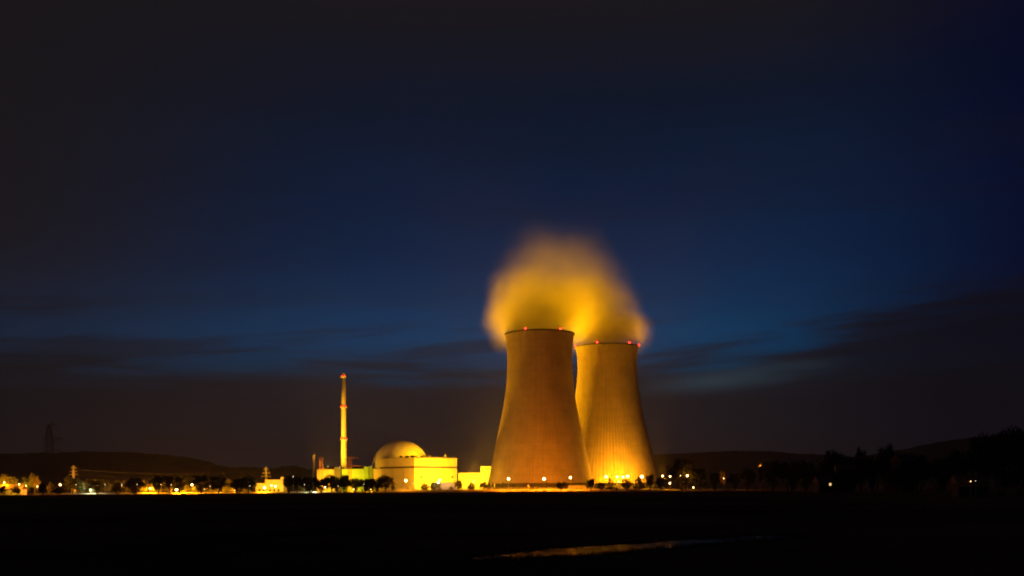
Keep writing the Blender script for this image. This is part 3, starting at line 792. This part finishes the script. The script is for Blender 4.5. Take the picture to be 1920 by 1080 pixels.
MB().prism([(p.x - yh.location.x, p.y - yh.location.y) for p in (m_, c, c + Vector((0, 20, 0)), a + Vector((0, 20, 0)), a)], 0, zt(633, 876, 1134)).build('stair_block', M['grey_panel'], yh)
gh = thing('machine_hall', base(660, 1130), 'green clad hall with a dark grey-green block at its right end', 'hall')
MB().prism(loc_quad(gh, hall_quad(641, 683.5, 1130, 45, 0, 0)), 0, zt(660, 879.5, 1130)).build('wall', M['green_panel'], gh)
MB().prism(loc_quad(gh, hall_quad(640.6, 683.4, 1129.6, 46, 0, 0)), zt(660, 879.5, 1130), zt(660, 879, 1130)).build('roof', M['roof'], gh)
a = P(682.5, 890, 1124); m_ = P(690, 890, 1117); c = P(697.5, 890, 1126)
MB().prism([(p.x - gh.location.x, p.y - gh.location.y) for p in (m_, c, c + Vector((0, 20, 0)), a + Vector((0, 20, 0)), a)], 0, zt(690, 875, 1124)).build('stair_block', M['green_panel'], gh)

# thin stack
ts = thing('exhaust_stack', base(588.5, 1180), 'thin pale stack rising from the trees left of the yellow hall', 'stack')
hz = zt(588.5, 852, 1180)
MB().lathe([(1.5, 0), (1.35, hz - 1.6), (1.35, hz)], 14).build('pipe', M['chimney'], ts, smooth=True)
MB().lathe([(1.4, hz - 1.5), (2.2, hz - 1.3), (2.2, hz - .7), (1.4, hz - .6)], 14, top=False).build('collar', M['steel'], ts)

# low hall right of the reactor and block
lh = thing('low_hall', base(890, 1170), 'brightly lit low hall with a taller block beside the nearer tower', 'hall')
MB().prism(loc_quad(lh, hall_quad(859, 902, 1170, 40, 0, 0)), 0, zt(880, 886.5, 1170)).build('wall', M['panel'], lh)
MB().prism(loc_quad(lh, hall_quad(858.6, 902, 1169.6, 41, 0, 0)), zt(880, 886.5, 1170), zt(880, 886, 1170)).build('roof', M['roof'], lh)
MB().prism(loc_quad(lh, hall_quad(901, 940, 1164, 40, 0, 0)), 0, zt(912, 874.5, 1164)).build('tall_block', M['panel'], lh)
MB().prism(loc_quad(lh, hall_quad(909.5, 938, 1163.85, .2, 0, 0)), zt(912, 880.2, 1164), zt(912, 878.6, 1164)).build('window', M['panel_dark'], lh)

# pale shed in front of the reactor building
sh = thing('storage_shed', base(838, 945), 'long pale low shed in front of the reactor building', 'shed')
MB().prism(loc_quad(sh, hall_quad(808, 856, 945, 8, 0, 0)), 0, zt(838, 905.5, 945)).build('wall', M['white'], sh)
MB().prism(loc_quad(sh, hall_quad(807.5, 856.5, 944.6, 8.8, 0, 0)), zt(838, 905.5, 945), zt(838, 904.8, 945)).build('roof', M['steel'], sh)
dq = MB()
dq.prism(loc_quad(sh, hall_quad(822, 828, 944.9, .08, 0, 0)), .05, 3.2)
dq.build('door', M['grey_panel'], sh)

# low lit building at the left
lb = thing('low_building', base(505, 950), 'low bright flat-roofed building under the lit pylon', 'building')
MB().prism(loc_quad(lb, hall_quad(479, 531, 950, 18, 0, 0)), 0, zt(490, 906, 950)).build('wall', M['panel'], lb)
MB().prism(loc_quad(lb, hall_quad(497, 531, 953, 14, 0, 0)), zt(490, 906, 950), zt(510, 900, 950)).build('upper_wall', M['panel'], lb)
MB().prism(loc_quad(lb, hall_quad(496.6, 531.4, 952.6, 15, 0, 0)), zt(510, 900, 950), zt(510, 899.2, 950)).build('roof', M['concrete'], lb)
MB().prism(loc_quad(lb, hall_quad(526, 532, 956, 4, 0, 0)), zt(510, 899.2, 950), zt(528, 894.5, 950)).build('roof_unit', M['panel'], lb)
for pxl in (484, 492, 504, 512, 520):
    wq = MB().prism(loc_quad(lb, hall_quad(pxl, pxl + 4, 949.9, .12, 0, 0)), 1.4, 3.2).build('window', M['glass'], lb)
    MB().prism(loc_quad(lb, hall_quad(pxl - .3, pxl + 4.3, 949.8, .18, 0, 0)), 1.2, 1.38).build('sill', M['concrete'], wq)

# ------------------------------------------------------------------ perimeter wall with posts
pw = thing('perimeter_wall', base(960, 906), 'long low concrete wall with posts in front of the cooling towers', 'wall')
xa, xb = P(742, 915, 906).x - pw.location.x, P(1206, 915, 906).x - pw.location.x
MB().box(xa, xb, -.12, .12, 0, 1.9).build('wall_panel', M['concrete'], pw)
MB().box(xa, xb, -.2, .2, 1.9, 2.05).build('coping', M['concrete'], pw)
npost = 72; pp = None
for i in range(npost):
    x = xa + (xb - xa) * (i + .5) / npost
    if pp is None:
        pm = MB(); pm.box(-.14, .14, -.3, -.125, 0, 3.0); pm.tube((0, -.2, 3.0), (0, -.85, 3.7), .08, .06, 5)
        pp = pm.build('post', M['concrete'], pw); pp.location = (x, 0, 0)
    else:
        o = pp.copy(); COL.objects.link(o); o.parent = pw; o.location = (x, 0, 0)
wr = MB()
for z, y in ((2.35, -.2), (2.7, -.2), (3.0, -.22), (3.35, -.52), (3.66, -.83)): wr.tube((xa, y, z), (xb, y, z), .035, .035, 4)
wr.build('wire', M['steel'], pw)

# gatehouse seen between the wall lamps
gt = thing('gatehouse', base(1078, 930), 'long low lit building right of the single round tree', 'building')
MB().prism(loc_quad(gt, hall_quad(1066, 1098, 930, 8, 0, 0)), 0, zt(1078, 910, 930)).build('wall', M['concrete'], gt)
MB().prism(loc_quad(gt, hall_quad(1065, 1099, 929.5, 9, 0, 0)), zt(1078, 910, 930), zt(1078, 909, 930)).build('roof', M['roof'], gt)
for pxl in (1071, 1079, 1087):
    MB().prism(loc_quad(gt, hall_quad(pxl, pxl + 4, 929.9, .1, 0, 0)), 1.2, 2.8).build('window', M['glass'], gt)

# signpost with a crosspiece
sp = thing('signpost', base(991, 896), 'white post with a short crosspiece between two wall lamps', 'signpost')
MB().tube((0, 0, 0), (0, 0, zt(991, 908, 896)), .16, .14, 8).build('pole', M['white'], sp)
zc = zt(991, 911.5, 896); MB().box(-1.0, 1.0, -.2, -.14, zc - .25, zc + .25).build('crosspiece', M['white'], sp)

# parked car by the track
pc = thing('parked_car', base(839, 897.5), 'small pale car parked on the track below the pale shed', 'car')
cm_ = MB(); cm_.box(-2.1, 2.1, -.85, .85, .35, .85); cm_.build('body', M['white'], pc)
n = MB(); n.v = [(-1.5, -.8, .852), (1.3, -.8, .852), (1.3, .8, .852), (-1.5, .8, .852), (-1.0, -.68, 1.42), (.6, -.68, 1.42), (.6, .68, 1.42), (-1.0, .68, 1.42)]
n.f = [(0, 1, 5, 4), (1, 2, 6, 5), (2, 3, 7, 6), (3, 0, 4, 7), (4, 5, 6, 7)]; n.build('cabin', M['glass'], pc)
for x in (-1.3, 1.3):
    for y in (-.86, .70): MB().tube((x, y, .32), (x, y + .16, .32), .32, .32, 12).build('wheel', M['rubber'], pc)

# ------------------------------------------------------------------ pylons, gantries, cables
def lattice(mb, z0, z1, w0, w1, n, r):
    def cor(z):
        t = (z - z0) / (z1 - z0); w = w0 + (w1 - w0) * t
        return [Vector((sx * w, sy * w, z)) for sx, sy in ((-1, -1), (1, -1), (1, 1), (-1, 1))]
    zs = [z0 + (z1 - z0) * i / n for i in range(n + 1)]
    for i in range(n):
        A, B = cor(zs[i]), cor(zs[i + 1])
        for k in range(4):
            j = (k + 1) % 4
            mb.tube(A[k], B[k], r, r, 4, False); mb.tube(A[k], B[j], r * .7, r * .7, 4, False); mb.tube(A[j], B[k], r * .7, r * .7, 4, False)
            mb.tube(B[k], B[j], r * .7, r * .7, 4, False)
def arm(z, x0, x1, drop, r, mb=None):
    mb = mb or MB()
    for y in (-.5, .5):
        mb.tube((x0, y, z), (x1, 0, z), r, r, 4); mb.tube((x0, y, z + drop), (x1, 0, z), r, r, 4)
    for i in range(1, 4):
        t = i / 4; x = x0 + (x1 - x0) * t; mb.tube((x, 0, z), (x, 0, z + drop * (1 - t)), r * .7, r * .7, 4)
    return mb
def pylon(px, ytop, d, arms, m, label, r, w0, w1, group='lit pylons', both=True, zb=0.0):
    top = P(px, ytop, d)
    t = thing('pylon', (top.x, d, zb), label, 'pylon', group)
    h = top.z - zb
    mb = MB(); lattice(mb, 0, h * .55, w0, w1 * 1.3, 4, r); lattice(mb, h * .55, h * .97, w1 * 1.3, w1 * .5, 4, r)
    mb.tube((0, 0, h * .9), (0, 0, h), r * 1.5, r, 5)
    mb.build('mast', m, t)
    tips = []
    for yy, wpx in arms:
        z = P(px, yy, d).z - zb; L = wpx / F * d
        for s in ((-1, 1) if both else (1,)):
            ao = arm(z, s * w1 * .8, s * L, 1.6 * r / .12 * .9, r).build('crossarm', m, t)
            MB().tube((s * L * .95, 0, z), (s * L * .95, 0, z - r * 12), r * .9, r * .9, 5).build('insulator', M['insul'], ao)
            tips.append(Vector((top.x + s * L * .95, d, zb + z - r * 12)))
    return t, tips
pA, tipsA = pylon(499, 873.5, 974, [(880.5, 5.5), (887.5, 8), (894, 9.5)], M['lit_steel'], 'lit yellow pylon above the low bright building', .11, 1.8, .62)
pB, tipsB = pylon(137.5, 872, 905, [(877.5, 6), (884.5, 8), (890.5, 9)], M['lit_steel'], 'small lit pylon above the dark tree at the far left', .11, 1.6, .55)
hz0 = P(92, 850, 2900).z
pC, _ = pylon(92, 795, 2900, [(797, 11), (823, 26), (829, 15), (845, 24)], M['dark_steel'], 'large dim pylon standing on the hill at the left', .6, 8, 7, 'dim pylon', False, hz0 - 22)
def gantry(px, ytop, d, label, arms):
    top = P(px, ytop, d)
    t = thing('lattice_mast', (top.x, d, 0), label, 'lattice mast', 'red lattice masts by the halls')
    mb = MB(); lattice(mb, 0, top.z, 1.75, 1.6, 8, .11); mb.build('mast', M['redlit_steel'], t)
    for yy, wpx in arms:
        z = P(px, yy, d).z; arm(z, 1.2, wpx / F * d, 1.5, .13).build('crossarm', M['redlit_steel'], t)
    return t
gantry(602, 858, 1105, 'red lattice mast in front of the yellow hall', [])
gantry(656, 857, 1100, 'red lattice mast with arms in front of the green hall', [(859.5, 17), (874, 22)])
def cable(a, c, sag, r, label, group):
    mb = MB(); n = 16; pts = []
    for i in range(n + 1):
        t = i / n; p = a.lerp(c, t); p.z -= sag * 4 * t * (1 - t); pts.append(p - a)
    for i in range(n): mb.tube(pts[i], pts[i + 1], r, r, 4, False)
    o = mb.build('power_cable', M['cable'], None); o.location = a
    return tag(o, label, 'power cable', group)
GC = 'power cables strung between the two lit pylons'
names = ['top cable on the far side', 'top cable on the near side', 'middle cable on the left arm tips', 'middle cable on the right arm tips', 'lowest cable on the left arm tips', 'lowest cable on the right arm tips']
for i, (a, c) in enumerate(zip(tipsB, tipsA)):
    cable(a, c, 3.0 + .8 * i, .028, 'faint ' + names[i].replace(' on the far side', ' on the left arm tips').replace(' on the near side', ' on the right arm tips') + ' strung between the lit pylons', GC)
mid = thing  # (kept short)
for i, (y0, y1) in enumerate(((859, 866), (874, 872))):
    cable(P(656, y0, 1100), P(602, y1 - 6, 1105), 1.5, .06, ('upper' if i == 0 else 'lower') + ' thin cable between the two red lattice masts', 'cables between the lattice masts')

# ------------------------------------------------------------------ houses
def house(px, d, w, dep, eave, ridge, label, rz=0.0, lit=(), wallm='plaster', roofm='tile', door=True):
    t = thing('house', base(px, d), label, 'house', 'houses at the edges of the meadow', rz)
    MB().box(-w / 2, w / 2, -dep / 2, dep / 2, 0, eave).build('wall', M[wallm], t)
    rf = MB().gable(-w / 2, w / 2, -dep / 2, dep / 2, eave, ridge).build('roof', M[roofm], t)
    MB().box(w * .2, w * .2 + .7, -.35, .35, ridge - 1.2, ridge + 1.0).build('chimney_stack', M['dark_concrete'], rf)
    for i in range(4):
        x = -w / 2 + w * (i + .5) / 4
        for k in range(2 if eave > 4 else 1):
            on = (i, k) in lit
            wi = MB().box(x - .55, x + .55, -dep / 2 - .04, -dep / 2 + .02, 1.0 + 2.7 * k, 2.3 + 2.7 * k).build('window', LITWIN if on else M['glass'], t)
            MB().box(x - .7, x + .7, -dep / 2 - .12, -dep / 2 - .045, .86 + 2.7 * k, .98 + 2.7 * k).build('sill', M['concrete'], wi)
    return t
LITWIN = emit('lamp-lit window', (1.0, 0.60, 0.24), 1.3)
DIMWIN = LITWIN
house(20, 840, 22, 9, 4.6, 8.6, 'lit pale house with dark roof at the left edge', 0.0, ())
house(1547, 560, 10, 8, 5.6, 8.6, 'dark house with one lit window under the high black tree', .1, ((2, 1),), 'unlit_plaster')
house(1584, 555, 9, 8, 12.0, 15.0, 'tall bluish-grey house front among the right-hand trees', -.2, (), 'unlit_plaster')
house(1692, 500, 7, 8, 15.0, 18.5, 'pale gabled house glimpsed near the bluish hill', .3, (), 'unlit_plaster')
house(1818, 330, 9, 7, 4.2, 7.0, 'dark house with yellow-lit wall below the tallest trees', -.1, (), 'unlit_plaster')

# ------------------------------------------------------------------ lamps
SOD = (1.0, 0.30, 0.003); AMB = (1.0, 0.36, 0.004); ORA = (1.0, 0.255, 0.002); YEL = (1.0, 0.44, 0.012); STM = (1.0, 0.435, 0.003); WHT = (1.0, 0.86, 0.66); PNK = (1.0, 0.62, 0.50); GRN = (0.80, 1.0, 0.62)
BULB = {}
def globe_mat(colr, L):
    """lit frosted glass: glows itself and lets the lamp inside shine through"""
    key = (colr, L)
    if key not in BULB:
        m = bpy.data.materials.new('lit lamp glass'); m.use_nodes = True
        t = m.node_tree; t.nodes.clear(); q = NB(t)
        e = q.n('ShaderNodeEmission'); e.inputs[0].default_value = (*[.45 * c + .55 * w for c, w in zip(colr, (1, .72, .34))], 1); e.inputs[1].default_value = L
        tr = q.n('ShaderNodeBsdfTransparent'); tr.inputs[0].default_value = (.92, .92, .92, 1)
        a_ = q.n('ShaderNodeAddShader'); q.put(a_.inputs[0], e.outputs[0]); q.put(a_.inputs[1], tr.outputs[0])
        o = q.n('ShaderNodeOutputMaterial'); q.put(o.inputs[0], a_.outputs[0])
        m.cycles.emission_sampling = 'NONE'
        BULB[key] = m
    return BULB[key]
POLE = {}
def lamp(px, py, d, I, colr, label, r=.45, group='street lamps around the plant'):
    p = P(px, py, d); h = p.z
    small = I < 12
    if not small: r *= 1.22
    t = thing('street_lamp', (p.x, d, 0), label, 'street lamp', group)
    MB().tube((0, 0, 0), (0, 0, h - r * .9), .13, .08, 8).build('pole', M['steel'], t)
    MB().lathe([(.22, h - r * 1.15), (.22, h - r * .9)], 8, bottom=True).build('lamp_holder', M['steel'], t)
    gl = ico(MB(), (0, 0, h), r, 2).build('lamp_globe', globe_mat(colr, 3.5 if small else 12.0), t, smooth=True)
    ld = bpy.data.lights.new('lamp_light', 'POINT'); ld.energy = 4 * math.pi * I; ld.color = colr; ld.shadow_soft_size = min(.12, r * .4)
    lo_ = bpy.data.objects.new('lamp_light', ld); COL.objects.link(lo_); lo_.parent = gl; lo_.location = (0, 0, h)
    return t
LAMPS = [
 # left part
 (48, 911, 846, 770, YEL, 'lamp beside the lit house at the left edge', .4),
 (8, 905, 838, 2772, AMB, 'lamp lighting the tree tops at the left edge', .35),
 (36, 908, 832, 1848, YEL, 'lamp on the front of the far left house', .35),
 (70, 912, 838, 1078, ORA, 'low orange lamp under the ragged orange tree', .3),
 (113, 909, 862, 2310, SOD, 'starry orange lamp left of the dark tree under the small pylon', .55),
 (142.5, 908.5, 862, 1.68, WHT, 'small white lamp against the dark tree under the small pylon', .19),
 (170, 918.5, 884, 1078, GRN, 'low greenish-white lamp in front of the low wide dark tree', .3),
 (197, 908.5, 866, 1.68, PNK, 'small pink lamp right of the low wide dark tree', .19),
 (228.5, 908, 858, 1.4, WHT, 'upper small white light on the black rounded bush', .19),
 (228.8, 911, 858, 1.4, PNK, 'lower small pink light on the black rounded bush', .19),
 (257, 908, 856, 3.36, PNK, 'pinkish lamp against the large black tree', .19),
 (281.5, 916, 888, 7000, AMB, 'orange street lamp left of the trunk of the dark round tree', .55),
 (302, 908.5, 862, 1, PNK, 'faint pink light in the dark round tree left of the brightest lamp', .19),
 (321, 909, 862, 1.68, PNK, 'small pink light left above the brightest lamp', .19),
 (331, 918, 882, 4928, SOD, 'brightest orange lamp of the left row, close to the ground', .85),
 (343, 917, 888, 2310, AMB, 'smaller orange lamp just right of the brightest one', .4),
 (360, 909, 886, 4620, AMB, 'round yellow lamp between two dark trees right of the brightest lamp', .6),
 (383.5, 917.7, 860, 2.24, PNK, 'low pink lamp under the tree right of the round yellow lamp', .19),
 (394, 911.5, 862, 2.52, WHT, 'white lamp between the two round trees', .19),
 (410, 919, 892, 3080, AMB, 'low lamp behind the clear trunk', .3),
 (440, 919, 892, 2310, SOD, 'low orange lamp behind the spreading tree', .3),
 (468.5, 911, 858, 3.08, WHT, 'white lamp on the taller twin tree', .19),
 (496, 914.5, 890, 6000, AMB, 'large yellow lamp in front of the low bright building', .75),
 (509, 910.5, 920, 4000, YEL, 'upper yellow lamp on the wall of the low bright building', .5),
 (516.5, 912, 904, 300, GRN, 'greenish white lamp at the right of the low bright building', .42),
 (550, 893.5, 868, 1, WHT, 'tiny white light in the tall dark tree', .19),
 (571, 908.5, 860, 1.12, WHT, 'tiny white light in front of the wide dark tree', .19),
 (583, 917, 888, 1078, GRN, 'low greenish lamp behind the wide dark tree', .3),
 (602.5, 910, 900, 7700, YEL, 'bright yellow lamp at the foot of the red lattice mast', .6),
 (609, 914, 902, 660, WHT, 'white lamp beside the foot of the red lattice mast', .4),
 (634, 911, 866, 1.68, WHT, 'small white light right of the round black tree', .19),
 (682, 908, 868, 2.24, WHT, 'small white light in the black trees before the green hall', .19),
 (663, 917.5, 892, 1540, AMB, 'low yellow lamp behind the trunks before the green hall', .32),
 (695, 917.5, 892, 1540, AMB, 'low yellow lamp behind the trunks before the reactor building', .32),
 (614.5, 874.3, 1138, 1.12, WHT, 'white roof light at the right of the yellow hall', .19),
 (637, 875.8, 1120, 1.12, WHT, 'white roof light left of the green hall', .19),
 (696, 874.2, 1114, 1.12, WHT, 'white roof light left of the dome', .19),
 (182, 911, 905, 4000, SOD, 'added orange lamp, unseen behind the low wide dark tree', .3),  # this and the next four: unseen lamps added to light the bushes behind
 (238, 910, 905, 4500, SOD, 'added orange lamp, unseen behind the large black tree at the left', .3),
 (300, 909, 906, 5500, SOD, 'added orange lamp, unseen behind the round tree on a bare trunk', .3),
 (376, 909, 906, 5500, SOD, 'added orange lamp, unseen behind the round tree with the white lamp', .3),
 (450, 910, 906, 5000, SOD, 'added orange lamp, unseen behind the two dark twin trees', .3),
 # in front of reactor and towers
 (761, 901, 902, 3200, SOD, 'starry street lamp in front of the reactor building', .85),
 (775.5, 905.5, 915, 3.36, WHT, 'small white lamp at the corner of the reactor building', .19),
 (821.5, 904.8, 930, 200, WHT, 'white lamp on the pale shed', .5),
 (824.5, 900, 915, 1500, YEL, 'tall yellow lamp above the pale shed', .5),
 (888, 903, 960, 2500, YEL, 'yellow lamp in front of the bright low hall', .35),
 (953.5, 898, 890, 7600, ORA, 'leftmost starry lamp in front of the nearer cooling tower', .8),
 (1020, 898, 890, 8000, ORA, 'middle starry lamp in front of the nearer cooling tower', .9),
 (1069.5, 895.5, 890, 7000, ORA, 'rightmost starry lamp in front of the nearer cooling tower', .75),
 (1136.5, 894, 1016, 6240, AMB, 'leftmost floodlight before the farther cooling tower', .9),
 (1157.5, 894, 1016, 5520, AMB, 'second floodlight from the left before the farther tower', .75),
 (1168, 894.5, 1016, 5040, AMB, 'left lamp of the tight pair over the wide rounded bush', .75),
 (1177, 893, 1016, 6240, AMB, 'right lamp of the tight pair over the wide rounded bush', .9),
 (1160, 903, 985, 1500, YEL, 'low lamp below the floodlights of the farther tower', .4),
 (1203.5, 894, 1018, 6240, AMB, 'large floodlight right of the pyramid-shaped tree', 1.1),
 (1242.5, 892.5, 930, 3200, SOD, 'lamp just right of the farther tower', .55),
 (1256.5, 893.5, 920, 1100, SOD, 'lamp at the left edge of the tall spreading tree', .6),
 (1256, 906, 900, 1300, AMB, 'low bright lamp beneath the tall spreading tree', .5),
 (1277, 892, 830, 250, SOD, 'left lamp shining through the tall spreading tree', .5),
 (1288.5, 892, 805, 350, SOD, 'right lamp shining through the tall spreading tree', .55),
 (1300, 914, 870, 700, AMB, 'low lamp on the verge right of the tall spreading tree', .35),
 (1357, 897, 798, 160, ORA, 'dim orange lamp beneath the slender orange-lit tree', .2),
 (1425, 874, 760, 220, ORA, 'added orange lamp hidden in the small crown to make it glow', .12),  # no lamp of the place; added to light the leaves from inside
 (1829, 901.5, 322, 1, WHT, 'tiny white lamp beside the dark house below the tallest trees', .06),
 (1820, 902.5, 324, 1.6, AMB, 'yellow lamp on the dark house below the tallest trees', .14),
]
for l in LAMPS: lamp(*l)
GF = 'floodlight masts in the plant yard'
def flood(px, py, d, I, colr, aim, cone, label, zb=0.0):
    """a mast with a tilted floodlight housing, its lit glass and the beam it throws"""
    p = P(px, py, d); z = p.z
    t = thing('floodlight', (p.x, d, zb), label, 'floodlight', GF); z -= zb; zb = 0.0
    dr_ = (Vector(aim) - p).normalized()
    MB().tube((0, 0, zb), (0, 0, z - .5), .2, .12, 8).build('pole', M['steel'], t)
    A = dr_.to_track_quat('-Z', 'Y').to_matrix().to_4x4(); A.translation = (0, 0, z)
    hs = MB().box(-.5, .5, -.38, .38, .02, .45, A).build('housing', M['dark_steel'], t)
    MB().box(-.44, .44, -.33, .33, -.02, .018, A).build('lens', emit('floodlight glass', colr, 60.0), hs)
    ld = bpy.data.lights.new('floodlight_beam', 'SPOT'); ld.energy = 4 * math.pi * I; ld.color = colr
    ld.spot_size = R(cone); ld.spot_blend = 0.9; ld.shadow_soft_size = .3
    lo_ = bpy.data.objects.new('floodlight_beam', ld); COL.objects.link(lo_); lo_.parent = t
    lo_.matrix_local = Matrix.Translation(Vector((0, 0, z)) + dr_ * .5) @ dr_.to_track_quat('-Z', 'Y').to_matrix().to_4x4()
    return t
FL = [
 (848, 908, 1060, 30000, YEL, P(838, 893, 1095), 95, 'floodlight near the right end of the bright reactor wall'),
 (815, 908, 1040, 46000, YEL, P(812, 880, 1090), 110, 'floodlight facing the middle of the bright reactor wall'),
 (745, 909, 1020, 6000, SOD, P(735, 885, 1105), 110, 'floodlight facing the shaded side of the reactor building'),
 (612, 910, 1085, 24000, YEL, P(612, 890, 1140), 120, 'floodlight facing the yellow hall'),
 (662, 911, 1085, 13000, YEL, P(662, 890, 1130), 110, 'floodlight facing the green hall'),
 (888, 909, 1120, 38000, YEL, P(890, 892, 1170), 140, 'floodlight facing the low hall'),
 (600, 905, 1190, 150000, YEL, P(644, 775, 1250), 80, 'added unseen floodlight behind the yellow hall aimed up the chimney'),  # beam added out of sight to light the chimney's left side
 (809, 852.5, 1108, 14000, STM, P(757, 848, 1130), 110, 'roof floodlight on the reactor building aimed at the dome', 35.7),
 (948, 896, 1150, 150000, STM, P(770, 840, 1150), 50, 'added unseen floodlight behind the nearer tower aimed at the dome'),  # added out of sight to brighten the right of the dome
 (674, 896, 1195, 45000, SOD, P(735, 855, 1140), 80, 'added unseen floodlight behind the green hall aimed at the dome'),  # added out of sight as fill light on the dome
 (866, 907, 1000, 88000, STM, P(955, 585, 1000), 56, 'added floodlight in the yard left of the nearer tower aimed at the steam'),  # added to brighten the left lobe of the plume
 (872, 899, 1130, 400000, STM, P(1086, 700, 1095), 85, 'floodlight before the low hall aimed at the farther cooling tower'),
 (876, 898, 1225, 120000, STM, P(950, 625, 1000), 80, 'floodlight behind the low hall aimed at the steam'),
 (925, 898, 1150, 190000, STM, P(985, 620, 1000), 70, 'added unseen floodlight behind the nearer tower aimed at the steam'),  # added out of view to brighten the nearer plume
 (1125, 905, 1450, 460000, STM, P(1128, 598, 1080), 26, 'added unseen distant floodlight behind the farther tower aimed at its steam'),  # added far back to light the steam low over the mouth
 (985, 905, 1400, 320000, STM, P(990, 585, 1000), 26, 'added unseen distant floodlight behind the nearer tower aimed at its steam'),  # added far back for the base of the nearer plume
 (1246, 898, 1190, 200000, AMB, P(1160, 625, 1085), 60, 'added unseen floodlight behind the right edge of the farther tower aimed at the steam'),  # added to brighten the right side of the farther plume
 (1045, 890, 1190, 200000, STM, P(1105, 625, 1060), 70, 'added unseen floodlight between the cooling towers aimed at the steam'),  # added to brighten the steam of the farther tower
]
for l in FL: flood(*l)
lamp(895, 898, 1240, 45000, SOD, 'tall yard lamp glowing behind the low hall', .5)

# ------------------------------------------------------------------ haze (the lamps' glow hangs in it)
hb = MB().box(-9600, 9600, -600, 9600, -3, 300)
hm = bpy.data.materials.new('night haze'); hm.use_nodes = True
t = hm.node_tree; t.nodes.clear(); q = NB(t)
pv = q.n('ShaderNodeVolumePrincipled')
pv.inputs['Color'].default_value = (0.92, 0.92, 0.94, 1); pv.inputs['Density'].default_value = 0.000042; pv.inputs['Anisotropy'].default_value = 0.0
om = q.n('ShaderNodeOutputMaterial'); q.put(om.inputs['Volume'], pv.outputs[0])
ho = hb.build('haze', hm); tag(ho, 'thin night haze carrying the glow of the lamps', None, kind='stuff')
